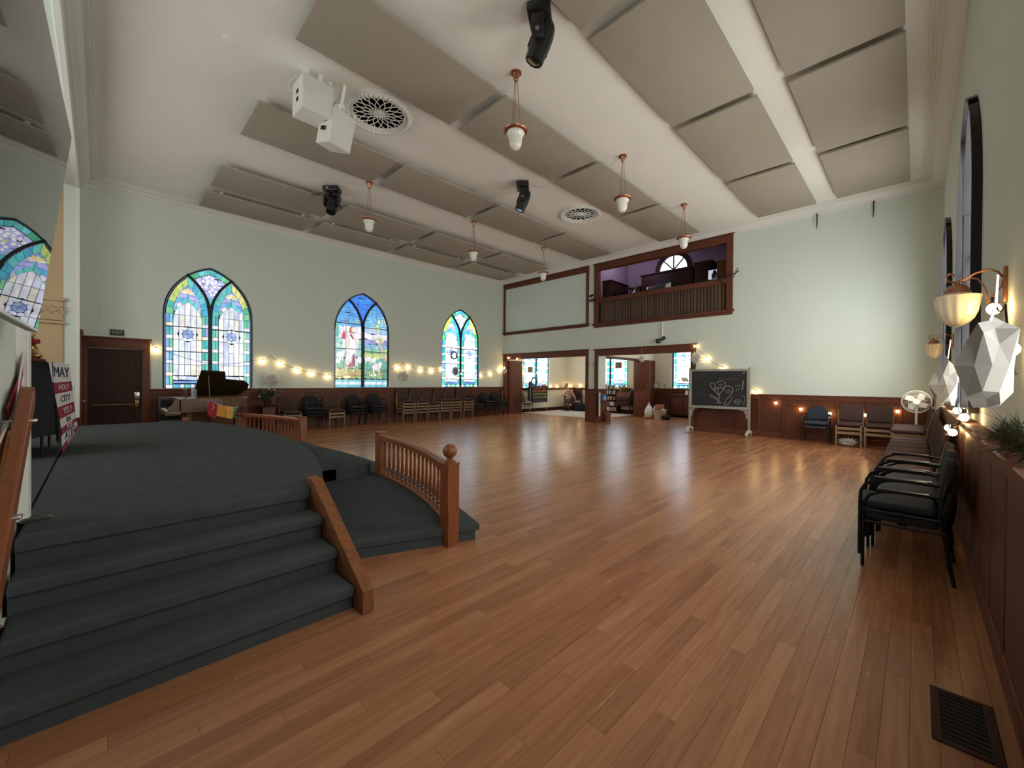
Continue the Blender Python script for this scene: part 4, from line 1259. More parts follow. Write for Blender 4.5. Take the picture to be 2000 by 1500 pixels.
# bolts left on the gallery wall
for k, (x, lb) in enumerate(((-2.01, 'left of two short iron hooks high on the gallery wall'), (-0.83, 'right of two short iron hooks high on the gallery wall'))):
    t = thing('wall_hook', lb, 'hook', (x, YG, 6.30), group='hooks under the cornice')
    MB().cyl((0, 0, 0), (0, -0.06, 0), 0.035, 0.02).build('plate', GREYW, t)
    MB().tube([(0, -0.05, 0.0), (0, -0.09, -0.05), (0, -0.07, -0.25), (-0.01, -0.05, -0.40)], [0.016, 0.014, 0.012, 0.006]).build('rod', BLKMET, t)

# ================================================================== TELEVISION over the stage stairs
tv = thing('television', 'large glossy black wall television tilted down, cut by the left edge of the photo', 'television', (0, 0, 0))
bl = Vector((-3.30, -0.227, 1.837)); H_, W_ = 1.085, 1.90
ex = Vector((math.cos(0.028), -math.sin(0.028), 0.0)).normalized()     # toward the camera side
tilt = 0.115
ez = Vector((0.02, math.sin(tilt), math.cos(tilt))).normalized()
ey = ez.cross(ex).normalized()
ez = ex.cross(ey).normalized()
mt = Matrix((ex, ey, ez)).transposed().to_4x4(); mt.translation = bl
tv.matrix_world = mt
MB().rbox(0, W_, -0.045, -0.006, 0, H_, 0.006, 2).build('casing', BLACK, tv)
MB().box(0.008, W_ - 0.008, -0.006, -0.004, 0.012, H_ - 0.008).build('screen', SCREEN, tv, smooth=False)
MB().rbox(0, W_, -0.012, -0.001, 0.0, 0.014, 0.003).build('lower_bezel', SILVER, tv)
MB().box(0.5, 1.4, -0.12, -0.045, 0.3, 0.7).build('wall_mount', BLKMET, tv, smooth=False)

# ================================================================== CHAIRS
def wood_chair():
    t = thing('stacking_chair', '', 'chair')
    MB().rbox(-0.25, 0.25, -0.29, 0.20, 0.415, 0.49, 0.03, 3).build('seat', BROWNF, t)
    m = Matrix.Translation((0, 0.235, 0.53)) @ Matrix.Rotation(-0.17, 4, 'X')
    MB().rbox(-0.25, 0.25, -0.025, 0.025, 0.0, 0.40, 0.02, 2, m).build('backrest', BROWNF, t)
    for x in (-0.245, 0.245):
        MB().rbox(x - 0.018, x + 0.018, -0.285, -0.245, 0, 0.425, 0.006, 1).build('leg', BEECH, t)
        MB().tube([(x, 0.25, 0), (x, 0.215, 0.42), (x, 0.24, 0.55), (x, 0.30, 0.84)], 0.017, 6).build('leg', BEECH, t)
    MB().rbox(-0.235, 0.235, -0.277, -0.253, 0.315, 0.385, 0.005, 1).build('front_rail', BEECH, t)
    for x in (-0.245, 0.245):
        MB().rbox(x - 0.012, x + 0.012, -0.25, 0.215, 0.355, 0.41, 0.005, 1).build('side_rail', BEECH, t)
    return t
def arm_chair(fabric):
    t = thing('arm_chair', '', 'chair')
    b = MB().rbox(-0.25, 0.25, -0.27, 0.22, 0.41, 0.475, 0.032, 3)
    b.build('seat', fabric, t)
    m = Matrix.Translation((0, 0.25, 0.50)) @ Matrix.Rotation(-0.16, 4, 'X')
    pts = [(-0.22, 0.02), (0.22, 0.02)] + [(0.235 * math.cos(a), 0.20 + 0.19 * math.sin(a)) for a in [i * PI / 14 for i in range(15)]]
    b = MB().prism(pts, -0.03, 0.03, m)
    b.build('backrest', fabric, t, bevel=0.018)
    for s_ in (-1, 1):
        x = s_ * 0.285
        MB().tube([(x, -0.25, 0), (x, -0.25, 0.46), (x, -0.245, 0.56), (x, -0.21, 0.63), (x, -0.13, 0.675), (x, 0.0, 0.69), (x, 0.16, 0.685), (x * 0.97, 0.24, 0.68)], 0.013, 6).build('leg', BLKMET, t)
        MB().tube([(x, 0.30, 0), (x * 0.98, 0.24, 0.44), (x * 0.95, 0.25, 0.55), (x * 0.92, 0.285, 0.72)], 0.013, 6).build('leg', BLKMET, t)
        MB().rbox(x - 0.018, x + 0.018, -0.16, 0.16, 0.683, 0.704, 0.009, 2).build('arm_pad', BLACK, t)
        MB().cyl((x, -0.25, 0.40), (x, 0.25, 0.40), 0.012, n=6).build('side_bar', BLKMET, t)
    MB().box(-0.28, 0.28, -0.03, 0.03, 0.39, 0.415).build('seat_support', BLKMET, t, smooth=False)
    MB().tube([(0, 0.20, 0.40), (0, 0.29, 0.44), (0, 0.31, 0.62)], 0.022, 6).build('back_bracket', BLKMET, t)
    return t
used = set()
protos = {'b': wood_chair(), 'k': arm_chair(CHARF), 'n': arm_chair(BLUEF)}
DZ = {'b': 0.115, 'k': 0.10, 'n': 0.10}
def stack(kind, n, x, y, rz, where, group):
    base = {'b': 'brown chair', 'k': 'black armchair', 'n': 'navy armchair'}[kind]
    for i in range(n):
        pos = 'single' if n == 1 else ('bottom of' if i == 0 else 'top of' if i == n - 1 else ['', 'second from the bottom of', 'third from the bottom of'][i])
        lab = f'{base}, {pos} stack {where}' if n > 1 else f'{base} {where}'
        off = 0.022 * i
        fx, fy = math.sin(rz), -math.cos(rz)
        loc = (x + fx * off, y + fy * off, i * DZ[kind])
        if kind not in used:
            used.add(kind); o = protos[kind]
            o.location = loc; o.rotation_euler = (0, 0, rz); o['label'] = lab; o['group'] = group
        else: dup(protos[kind], loc, rz, lab, group)
LW = XL + 0.37
# along the stained-glass wall, facing the room (+x): rotate so local -y points to +x
rz = PI / 2
for k, (y, n) in enumerate(((8.40, 4), (8.97, 4), (9.55, 3), (10.11, 4), (10.68, 4), (11.33, 4))):
    stack('b', n, LW, y, rz, ['at left end of window row', 'second along the window row', 'third along the window row', 'fourth along the window row', 'fifth along the window row', 'at right end of window row'][k], 'brown chairs along the window wall')
stack('b', 2, LW, 5.65, rz, 'between two black armchair stacks', 'brown chairs along the window wall')
stack('b', 2, LW, 4.27, rz, 'right of the round plant table', 'brown chairs along the window wall')
stack('k', 3, LW, 4.97, rz, 'just behind the far railing', 'black armchairs along the window wall')
stack('k', 3, LW, 6.42, rz, 'left of two under the shepherd window', 'black armchairs along the window wall')
stack('k', 3, LW, 7.20, rz, 'right of two under the shepherd window', 'black armchairs along the window wall')
stack('k', 2, LW, 11.97, rz, 'next to the end of the brown row', 'black armchairs along the window wall')
stack('k', 3, LW, 12.70, rz, 'second from the far left corner', 'black armchairs along the window wall')
stack('k', 3, LW, 13.42, rz, 'in the far left corner', 'black armchairs along the window wall')
# along the gallery wall
stack('n', 2, -1.92, YG - 0.43, 0, 'right of the chalkboard', 'chairs along the gallery wall')
stack('b', 2, -1.22, YG - 0.42, 0, 'above the crumpled paper star', 'chairs along the gallery wall')
stack('b', 2, -0.655, YG - 0.42, 0, 'in the right corner of the gallery wall', 'chairs along the gallery wall')
# along the right-hand wall, facing -x
rz = -PI / 2
RWX = XR - 0.085 - 0.36
for k in range(10):
    y = 12.35 - 0.60 * k
    stack('b', 3 if k < 3 else 2, RWX, y, rz, f'{ordinal(k)} from far end, right wall', 'brown chairs along the right wall')
stack('k', 2, RWX, 6.30, rz, 'third nearest on the right wall', 'black armchairs on the right wall')
stack('k', 2, RWX - 0.02, 5.68, rz, 'second nearest on the right wall', 'black armchairs on the right wall')
stack('k', 2, RWX - 0.05, 5.03, rz, 'nearest the camera on the right wall', 'black armchairs on the right wall')

# ================================================================== PAPER STARS, STRING LIGHTS
def star(label, loc, R_, rz, cord=0.3, n=16, material=PAPER, cat='paper star', depth=0.35):
    """pleated paper-bag star: folded petals fanned round a centre"""
    t = thing('paper_star', label, cat, loc, rz, group='folded paper stars')
    b = MB()
    for k in range(n):
        a = 2 * PI * k / n
        a0, a1 = a - PI / n * 0.92, a + PI / n * 0.92
        tip = Vector((R_ * math.cos(a), 0, R_ * math.sin(a)))
        m0 = Vector((0.62 * R_ * math.cos(a0), 0, 0.62 * R_ * math.sin(a0))); m1 = Vector((0.62 * R_ * math.cos(a1), 0, 0.62 * R_ * math.sin(a1)))
        c = Vector((0, 0, 0))
        for s_ in (-1, 1):
            r_ = Vector((0.55 * R_ * math.cos(a), s_ * R_ * depth, 0.55 * R_ * math.sin(a)))
            cc = Vector((0, s_ * R_ * depth * 0.45, 0))
            b.add([cc, m0, tip, m1, r_], [(0, 1, 4), (1, 2, 4), (2, 3, 4), (3, 0, 4)])
    o = b.build('petals', material, t, smooth=False)
    if cord: MB().tube([(0, 0, R_ * 0.9), (0, 0, R_ * 0.9 + cord)], 0.004, 4).build('cord', WHITEC, t)
    return t
def face(l):  # turn toward the room centre
    return math.atan2(-(l[0] + 4), (l[1] - 3)) if False else 0
star('large white folded paper star hanging above the potted plant', (XL + 0.25, 3.78, 1.60), 0.27, PI / 2, 0.5)
star('white folded paper star between the shepherd window and the next window', (XL + 0.10, 8.47, 1.80), 0.26, PI / 2, 0.25)
star('lilac-grey folded paper star in front of the third window', (XL + 0.2, 10.96, 2.02), 0.22, PI / 2, 0.5, material=mat('lilac_paper', (0.46, 0.40, 0.50), 0.9))
star('small white folded paper star hanging from the second opening header', (-7.17, YG - 0.06, 2.47), 0.15, 0, 0.30)
star('white folded paper star at the upper right corner of the second opening', (-5.20, YG - 0.10, 2.42), 0.25, 0, 0.3)
star('small white folded paper star on the column between the openings', (-9.40, YG - 0.05, 2.38), 0.13, 0, 0.1)
star('small white folded paper star at the left jamb of the first opening', (-14.30, YG - 0.15, 2.10), 0.15, 0.6, 0.3)
t = star('crumpled white paper star lying under a brown chair by the gallery wall', (-1.23, YG - 0.55, 0.115), 0.24, 0.2, 0, depth=0.5)
t.scale = (1, 1, 0.5)
def wreath(name, label, loc, R_, rz, mt, n=26):
    t = thing(name, label, 'wreath', loc, rz)
    MB().tube([(R_ * math.cos(2 * PI * k / 20), 0, R_ * math.sin(2 * PI * k / 20)) for k in range(21)], R_ * 0.14, 6).build('ring', LEAFD, t)
    b = MB(); rr = random.Random(5)
    for k in range(n * 4):
        a = rr.uniform(0, 2 * PI); c = Vector((R_ * math.cos(a), rr.uniform(-.3, .3) * R_, R_ * math.sin(a)))
        u = Vector((rr.uniform(-1, 1), rr.uniform(-1, .3), rr.uniform(-1, 1))).normalized(); v = u.cross(Vector((.3, .8, .4))).normalized()
        l = R_ * 0.36
        b.add([c, c + u * l * .5 + v * l * .22, c + u * l, c + u * l * .5 - v * l * .22], [(0, 1, 2, 3)])
    o = b.build('leaves', mt, t, smooth=False); o['kind'] = 'stuff'
    return t
wreath('wreath', 'small dark leafy wreath hanging in the third window', (XL + 0.10, 10.96, 2.72), 0.16, PI / 2, LEAFD)

bulb_me = None
def string_lights(label, pts, sag=0.06, wire=True, r=0.032):
    """cord sagging through the bulbs' positions, each bulb its own part"""
    global bulb_me
    t = thing('string_lights', label, 'lights', (0, 0, 0), group='warm string lights')
    path = []
    for k in range(len(pts) - 1):
        a, b = Vector(pts[k][:3]), Vector(pts[k + 1][:3])
        for j in range(6):
            f = j / 6
            q = a.lerp(b, f); q.z -= sag * 4 * f * (1 - f)
            path.append(q + Vector((0, 0, 0.06)))
    path.append(Vector(pts[-1][:3]) + Vector((0, 0, 0.06)))
    w_ = MB().tube(path, 0.006, 5)
    for p in pts:
        if len(p) > 3: continue
        w_.cyl(Vector(p) + Vector((0, 0, 0.02)), Vector(p) + Vector((0, 0, 0.07)), 0.016, n=8)
    w_.build('cord', WIRE, t)
    for p in pts:
        if len(p) > 3: continue
        if bulb_me is None:
            o = MB().lathe([(0.0, -0.042), (0.018, -0.038), (0.03, -0.022), (0.034, -0.004), (0.028, 0.014), (0.015, 0.028), (0.014, 0.034)], 12).build('bulb', BULBM, t)
            bulb_me = o
        else:
            o = bulb_me.copy(); COL.objects.link(o); o.parent = t
        o.location = p
    return t
x = XL + 0.07
string_lights('warm string lights along the stained-glass wall', [(x, 0.96, 2.55, 0), (x, 1.07, 2.38), (x, 2.3, 1.98, 0), (x, 3.58, 2.18), (x, 3.80, 2.30, 0), (x, 4.10, 2.12), (x, 4.59, 1.92), (x, 5.04, 1.82), (x, 5.58, 1.73), (x, 6.3, 1.72), (x, 7.3, 1.80), (x, 8.26, 2.12), (x, 8.47, 2.28, 0), (x, 8.74, 2.14), (x, 9.31, 2.05), (x, 9.84, 2.03), (x, 10.36, 2.10), (x, 11.4, 1.92), (x, 12.55, 1.88), (x, 13.19, 1.97), (x, 13.78, 2.15)])
string_lights('warm string lights draped over the folded doors of the first opening', [(-14.38, YG - 0.08, 2.26), (-14.12, YG - 0.08, 2.74), (-13.53, YG - 0.08, 2.68), (-13.9, 14.9, 2.5, 0), (XL + 0.1, 15.3, 2.42), (XL + 0.1, 15.6, 2.06), (XL + 0.1, 16.5, 2.08)])
string_lights('warm string lights along the chair rail of the far left room', [(XL + 0.1, 17.7, 1.34), (XL + 0.1, 18.3, 1.31), (-14.35, YB - 0.1, 1.34), (-13.62, YB - 0.1, 1.36), (-12.85, YB - 0.1, 1.40)])
y = YG - 0.07
string_lights('warm string lights falling behind the chalkboard and along the gallery panelling', [(-5.28, y, 2.83), (-4.90, y, 2.40), (-4.40, y, 2.06), (-3.46, y, 1.33), (-2.94, y, 1.03), (-2.33, y, 0.88), (-1.66, YG - 0.16, 0.80), (-1.17, y, 0.88), (-0.93, y, 0.80), (-0.33, y, 0.93), (0.05, y, 1.15, 0)])
x = XR - 0.05
string_lights('warm string lights looped from the nearer wall lamp down the right wall', [(x, 3.40, 1.60, 0), (x - 0.01, 3.45, 1.80), (x, 3.8, 2.02, 0), (x - 0.02, 4.08, 2.10), (x, 4.6, 1.86, 0), (x, 6.2, 1.75, 0), (x - 0.02, 8.3, 1.52), (x - 0.02, 9.25, 1.88), (x, 9.73, 2.16, 0)])
x = XR - 0.11
string_lights('warm string lights lying along the right wall ledge', [(x, 13.2, 1.35), (x, 12.0, 1.36), (x, 10.9, 1.36), (x - 0.02, 9.8, 1.33), (x, 8.2, 1.34), (x, 6.45, 1.33), (x, 5.55, 1.31), (x - 0.05, 6.0, 1.13), (x - 0.05, 6.75, 1.12)])

# ================================================================== RIGHT WALL: lamps, crumpled stars, garland
def sconce(label, y, z):
    t = thing('wall_lamp', label, 'lamp', (XR, y, z), group='copper wall lamps')
    MB().rbox(-0.02, 0, -0.035, 0.035, -0.11, 0.13, 0.008).build('back_plate', COPPER, t)
    a = [(-0.02, 0, 0.06), (-0.04, 0, 0.10), (-0.08, 0, 0.125), (-0.14, 0, 0.11), (-0.19, 0, 0.075), (-0.24, 0, 0.06), (-0.272, 0, 0.075), (-0.28, 0, 0.105), (-0.265, 0, 0.125), (-0.245, 0, 0.118), (-0.244, 0, 0.10)]
    MB().tube(a, 0.007, 6).build('arm', COPPER, t)
    b_ = [(-0.02, 0, 0.05), (-0.025, 0, 0.0), (-0.06, 0, -0.06), (-0.085, 0, -0.10), (-0.06, 0, -0.125), (-0.025, 0, -0.10)]
    c_ = [(-0.085, 0, -0.08), (-0.095, 0, 0.0), (-0.13, 0, 0.07), (-0.18, 0, 0.085), (-0.20, 0, 0.06), (-0.18, 0, 0.045), (-0.165, 0, 0.06)]
    MB().tube(b_, 0.006, 6).tube(c_, 0.005, 6).build('scroll', COPPER, t)
    cx = -0.225
    MB().lathe([(0.010, 0.065), (0.014, 0.045), (0.045, 0.035), (0.058, 0.01), (0.070, -0.02), (0.0, -0.02)], 24, (cx, 0, 0)).build('cap', COPPER, t)
    sh = MB(); prof = [(0.066, -0.02), (0.085, -0.03), (0.120, -0.042), (0.112, -0.06), (0.107, -0.10), (0.099, -0.15), (0.083, -0.195), (0.056, -0.23), (0.026, -0.25), (0.0, -0.256)]
    n = 48; vs = []; fs = []
    for k, (r, zz) in enumerate(prof):
        for i in range(n):
            q = 1 + (0.035 * math.cos(i * PI / 2) if 3 <= k <= 7 else 0)
            vs.append((cx + r * q * math.cos(2 * PI * i / n), r * q * math.sin(2 * PI * i / n), zz))
    for k in range(len(prof) - 1):
        for i in range(n): fs.append((k * n + i, k * n + (i + 1) % n, (k + 1) * n + (i + 1) % n, (k + 1) * n + i))
    sh.add(vs, fs).build('glass_shade', SHADE, t, angle=1.2)
    return t
sconce('copper scroll wall lamp with ribbed cream glass, the nearer one on the right wall', 4.24, 2.26)
sconce('copper scroll wall lamp with ribbed cream glass, the farther one on the right wall', 9.73, 2.30)
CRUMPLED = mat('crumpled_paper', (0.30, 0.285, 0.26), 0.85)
def crumple(label, loc, sx, sz, seed):
    t = thing('crumpled_paper_star', label, 'paper star', loc, group='large crumpled paper stars')
    bm = bmesh.new(); bmesh.ops.create_icosphere(bm, subdivisions=2, radius=1)
    rr = random.Random(seed)
    for v in bm.verts:
        k = rr.uniform(0.72, 0.95)
        if rr.random() < 0.2: k = rr.uniform(1.05, 1.28)
        v.co *= k
        v.co = Vector((v.co.x * sx * 0.62, v.co.y * sx, v.co.z * sz))
    bm.verts.index_update()
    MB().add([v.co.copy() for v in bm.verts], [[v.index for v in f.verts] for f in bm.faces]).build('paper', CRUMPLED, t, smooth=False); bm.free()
    MB().tube([(0.0, 0, sz * 0.8), (0.02, 0.02, sz * 1.15), (0.05, 0.3, sz * 1.9)], 0.006, 5).build('ribbon', WHITEC, t)
    return t
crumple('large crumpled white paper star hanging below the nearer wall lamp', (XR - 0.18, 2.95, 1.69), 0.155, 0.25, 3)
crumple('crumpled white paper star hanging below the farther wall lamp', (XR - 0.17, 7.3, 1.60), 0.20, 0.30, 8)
t = thing('pine_garland', 'green pine garland on the ledge at the right edge of the photo', 'garland', (XR - 0.06, 3.2, 1.26))
MB().tube([(0, -0.45, 0.06), (0, -0.2, 0.08), (0, 0.05, 0.07), (0, 0.3, 0.05)], 0.012, 6).build('stem', LEAFD, t)
b = MB(); rr = random.Random(11)
for k in range(750):
    y0 = rr.uniform(-0.5, 0.36)
    c = Vector((rr.gauss(0, 0.02), y0, 0.075 + rr.gauss(0, 0.02)))
    u = Vector((rr.uniform(-1, .35), rr.uniform(-.6, .9), rr.uniform(-.55, 1))).normalized(); v = u.cross(Vector((.2, .5, .8))).normalized() * 0.0035
    l = rr.uniform(0.06, 0.15) * (1.0 if y0 < 0.2 else 0.7)
    b.add([c - v, c + v, c + u * l], [(0, 1, 2)])
o = b.build('needles', LEAFD, t, smooth=False); o['kind'] = 'stuff'

# fan on its stand
t = thing('pedestal_fan', 'white pedestal fan behind the chairs in the far right corner', 'fan', (0.0, 12.75, 0))
MB().lathe([(0.0, 0.04), (0.05, 0.04), (0.19, 0.02), (0.20, 0.0), (0, 0)], 24).build('base', CREAMP, t)
MB().cyl((0, 0, 0.03), (0, 0, 1.02), 0.022).build('pole', CREAMP, t)
MB().ball((0, 0.03, 1.22), 0.075, 12, 8, (1, 1.4, 1)).cyl((0, 0.02, 1.0), (0, 0.03, 1.2), 0.03).build('motor', CREAMP, t)
cg = MB()
for r_, yy in ((0.24, -0.10), (0.245, -0.06), (0.22, -0.14), (0.13, -0.165)):
    cg.tube([(r_ * math.cos(2 * PI * k / 28), yy, 1.22 + r_ * math.sin(2 * PI * k / 28)) for k in range(29)], 0.006 if r_ > .23 else 0.003, 5)
for k in range(32):
    a = 2 * PI * k / 32
    cg.tube([(0.05 * math.cos(a), -0.17, 1.22 + 0.05 * math.sin(a)), (0.20 * math.cos(a), -0.15, 1.22 + 0.20 * math.sin(a)), (0.245 * math.cos(a), -0.08, 1.22 + 0.245 * math.sin(a)), (0.18 * math.cos(a), 0.0, 1.22 + 0.18 * math.sin(a)), (0.06 * math.cos(a), 0.02, 1.22 + 0.06 * math.sin(a))], 0.0018, 3)
cg.build('cage', CREAMP, t)
MB().cyl((0, -0.165, 1.22), (0, -0.18, 1.22), 0.055, n=16).build('badge', WHITEP, t)
for k in range(4):
    a = 2 * PI * k / 4 + .4
    MB().prism([(0.02, -0.02), (0.10, -0.07), (0.19, -0.05), (0.20, 0.05), (0.10, 0.05), (0.02, 0.02)], -0.09, -0.085, Matrix.Translation((0, 0, 1.22)) @ Matrix.Rotation(a, 4, 'Y') @ Matrix.Rotation(0.25, 4, 'X')).build('blade', CREAMP, t)

# floor vent
t = thing('floor_vent', 'dark metal floor grille beside the right wall at the bottom corner', 'vent', (0.175, 2.88, 0))
MB().box(-0.075, 0.075, -0.195, 0.195, 0.0005, 0.003).build('dark_well', DARK, t, smooth=False)
for x0, x1, y0, y1 in ((-0.11, -0.075, -0.23, 0.23), (0.075, 0.11, -0.23, 0.23), (-0.075, 0.075, -0.23, -0.195), (-0.075, 0.075, 0.195, 0.23)):
    MB().rbox(x0, x1, y0, y1, 0.0005, 0.008, 0.003, 1).build('frame_side', WOODD, t)
for k in range(11):
    y_ = -0.18 + 0.036 * k
    MB().box(-0.075, 0.075, y_ - 0.006, y_ + 0.006, 0.003, 0.006).build('slat', BLKMET, t, smooth=False)

# ================================================================== CHALKBOARD
t = thing('chalkboard', 'wheeled grey-framed chalkboard with white heart drawings by the gallery wall', 'chalkboard', (-4.44, 13.72, 0), 0.04)
MB().box(-0.81, 0.81, -0.012, 0.012, 0.86, 1.98).build('slate', SLATE, t, smooth=False)
for x0, x1, z0, z1, nm in ((-0.86, 0.86, 1.97, 2.04, 'frame_side'), (-0.86, 0.86, 0.80, 0.87, 'frame_side'), (-0.86, -0.80, 0.87, 1.97, 'frame_side'), (0.80, 0.86, 0.87, 1.97, 'frame_side')):
    MB().rbox(x0, x1, -0.025, 0.025, z0, z1, 0.006).build(nm, GREYW, t)
MB().rbox(-0.84, 0.84, -0.09, -0.02, 0.79, 0.815, 0.006).build('chalk_tray', GREYW, t)
for s_ in (-1, 1):
    x = s_ * 0.865
    MB().rbox(x - 0.03, x + 0.03, -0.03, 0.03, 0.14, 2.08, 0.006).build('leg', GREYW, t)
    f_ = MB().prism([(-0.30, 0.05), (-0.28, 0.10), (-0.16, 0.15), (-0.05, 0.18), (0.05, 0.18), (0.16, 0.15), (0.28, 0.10), (0.30, 0.05), (0.2, 0.06), (0.1, 0.1), (-0.1, 0.1), (-0.2, 0.06)], -0.035, 0.035, Matrix.Translation((x, 0, 0)) @ Matrix.Rotation(PI / 2, 4, 'Z'))
    f_.build('foot', mat('pale_grey_foot', (0.50, 0.47, 0.42), 0.5) if s_ < 0 else bpy.data.materials['pale_grey_foot'], t)
    for yy in (-0.25, 0.25): MB().cyl((x - 0.015, yy, 0.027), (x + 0.015, yy, 0.027), 0.027, n=12).build('caster', CREAMP, t)
    MB().prism([(x - s_ * 0.03, 0.80), (x - s_ * 0.27, 0.80), (x - s_ * 0.25, 0.76), (x - s_ * 0.17, 0.76), (x - s_ * 0.11, 0.70), (x - s_ * 0.08, 0.62), (x - s_ * 0.08, 0.54), (x - s_ * 0.03, 0.50)], -0.015, 0.015).build('scroll_bracket', GREYW, t)
MB().rbox(-0.83, -0.74, -0.05, 0.03, 2.04, 2.10, 0.008).build('eraser', WOODD, t)
ck = MB(); cd = MB()
def U(u, v): return (-0.81 + (u - 135) / 985 * 1.62, -0.0145, 1.98 - (v - 235) / 675 * 1.12)
def line(b, pts, r=0.006): b.tube([U(*p) for p in pts], r, 4)
KR = 0.62
_l = line
def line(b, pts, r=0.006): _l(b, pts, r * KR)
line(ck, [(645, 700), (560, 610), (495, 540), (480, 490), (510, 460), (550, 465), (580, 520), (560, 590)], 0.008)
line(ck, [(600, 470), (640, 430), (700, 420), (745, 450), (755, 510), (730, 580), (680, 640), (650, 690), (625, 620), (630, 570), (680, 545), (715, 560), (720, 600)], 0.008)
line(ck, [(760, 530), (800, 515), (860, 540), (885, 590), (870, 650), (820, 710), (770, 780), (730, 850), (750, 875), (800, 860), (850, 800), (870, 720)], 0.008)
line(ck, [(765, 600), (780, 645), (815, 655), (840, 625), (830, 595), (805, 590), (795, 610), (812, 620)], 0.006)
line(ck, [(650, 700), (640, 780), (645, 850)], 0.007); line(ck, [(560, 540), (570, 600), (590, 560), (600, 600), (625, 530)], 0.006); line(ck, [(640, 490), (670, 520), (680, 480), (710, 505)], 0.007)
line(ck, [(1055, 420), (1045, 500), (1050, 560), (1020, 580)], 0.012); line(ck, [(920, 545), (925, 520), (1020, 515)], 0.005); line(ck, [(935, 620), (960, 560), (985, 610)], 0.005)
for k in range(9):
    c = (470 + 18 * k, 680 + 10 * k)
    line(ck, [(c[0], c[1]), (c[0] + 25, c[1] + 22), (c[0] + 8, c[1] + 45)], 0.005)
for k in range(10):
    a = 2 * PI * k / 10
    line(ck, [(960 + 15 * math.cos(a), 820 + 15 * math.sin(a)), (960 + 60 * math.cos(a + .3), 820 + 50 * math.sin(a + .3))], 0.004)
line(ck, [(900, 820), (930, 770), (1000, 765), (1040, 800), (1060, 860), (1080, 800), (1070, 700), (1030, 690)], 0.005)
line(ck, [(600, 850), (640, 800), (650, 850), (690, 830), (660, 855)], 0.007)
line(ck, [(1045, 265), (1060, 300), (1085, 265), (1065, 258), (1055, 275)], 0.005)
ck.build('chalk_drawing', CHALK, t, smooth=False)
rr = random.Random(4)
for v, u1 in ((300, 460), (335, 430), (370, 320), (405, 450), (450, 380), (465, 455), (515, 300), (550, 460), (630, 410), (680, 370), (375, 980), (395, 1000), (265, 1020), (292, 1010)):
    u = 190 if v not in (375, 395, 265, 292) else (620 if v > 300 else 935)
    pts = []
    while u < u1:
        pts.append((u, v + rr.uniform(-9, 9))); u += rr.uniform(6, 14)
    line(cd if v in (300, 335, 370, 375, 395, 405, 680) else ck, pts, 0.0035)
cd.build('faded_writing', CHALKD, t, smooth=False)

# bright handwriting lines sit with the drawing
# ================================================================== LEFT SIDE: altar, sign, piano, plant
t = thing('altar_table', 'small table draped in black cloth at the back of the stage', 'table', (-7.55, -0.78, 0.70))
pts = []
top = MB().rbox(-0.62, 0.62, -0.40, 0.40, 1.035, 1.07, 0.015).build('table_top', BLACKC, t)
b = MB(); n = 40
rim = []
for k in range(n):
    f = k / n
    per = [(-0.63, -0.41), (0.63, -0.41), (0.63, 0.41), (-0.63, 0.41)]
    s_ = int(f * 4); g = f * 4 - s_
    p, q = per[s_], per[(s_ + 1) % 4]
    rim.append((p[0] + (q[0] - p[0]) * g, p[1] + (q[1] - p[1]) * g))
vs = []
for lv, (z, fl) in enumerate(((1.076, 0.0), (0.70, 0.012), (0.34, 0.03), (0.20, 0.045))):
    for k, p in enumerate(rim):
        w_ = 1 + fl * math.sin(k * 1.9 + lv)
        drop = z
        if lv == 3: drop = 0.06 + 0.20 * abs(math.sin((k - 5) * PI / 10))
        vs.append((p[0] * w_ * (1 + fl), p[1] * w_ * (1 + fl), drop))
fs = [(l * n + k, l * n + (k + 1) % n, (l + 1) * n + (k + 1) % n, (l + 1) * n + k) for l in range(3) for k in range(n)]
fs.append(tuple(range(n)))
b.add(vs, fs).build('black_drape', BLACKC, t, angle=1.2)
for x_ in (-0.5, 0.5):
    for y_ in (-0.32, 0.32): MB().cyl((x_, y_, 0), (x_, y_, 1.04), 0.012).build('leg', BLKMET, t)
# Buddha figure
t = thing('seated_statue', 'small gilded seated statue with a dark head on the black altar', 'statue', (-6.98, -0.53, 1.778), 0.9)
MB().lathe([(0.0, 0), (0.105, 0.0), (0.11, 0.02), (0.09, 0.035), (0.0, 0.035)], 20).build('plinth', mat('dark_red_lacquer', (0.08, 0.015, 0.012), 0.4), t)
MB().ball((0, 0, 0.065), 0.095, 14, 8, (1, 0.8, 0.42)).ball((0, 0, 0.125), 0.062, 14, 8, (1, 0.8, 1.05)).ball((-0.055, -0.03, 0.115), 0.028, 10, 6, (0.8, .9, 1.7)).ball((0.055, -0.03, 0.115), 0.028, 10, 6, (0.8, .9, 1.7)).build('body', GOLD, t, angle=1.5)
MB().ball((0, 0, 0.215), 0.042, 14, 9, (0.9, 0.95, 1.1)).ball((0, 0.0, 0.262), 0.02, 10, 6).ball((-0.04, 0, 0.205), 0.012, 8, 5).ball((0.04, 0, 0.205), 0.012, 8, 5).build('head', mat('dark_bronze', (0.05, 0.02, 0.015), 0.4, metal=0.5), t, angle=1.5)
t = thing('red_flower', 'small dark red flower beside the gilded statue', 'flower', (-6.72, -0.48, 1.778))
MB().tube([(0, 0, 0), (0.0, 0.0, 0.12), (0, -0.01, 0.2)], 0.004, 5).build('stem', LEAF, t)
for k in range(5):
    a = 2 * PI * k / 5
    MB().ball((0.018 * math.cos(a), 0.018 * math.sin(a), 0.21), 0.018, 8, 5, (1, 1, 1.5)).build('petal', RED, t)
t = thing('gilded_plant', 'gold leafy ornament in a shining bowl under the television', 'ornament', (-6.6, -0.60, 1.778))
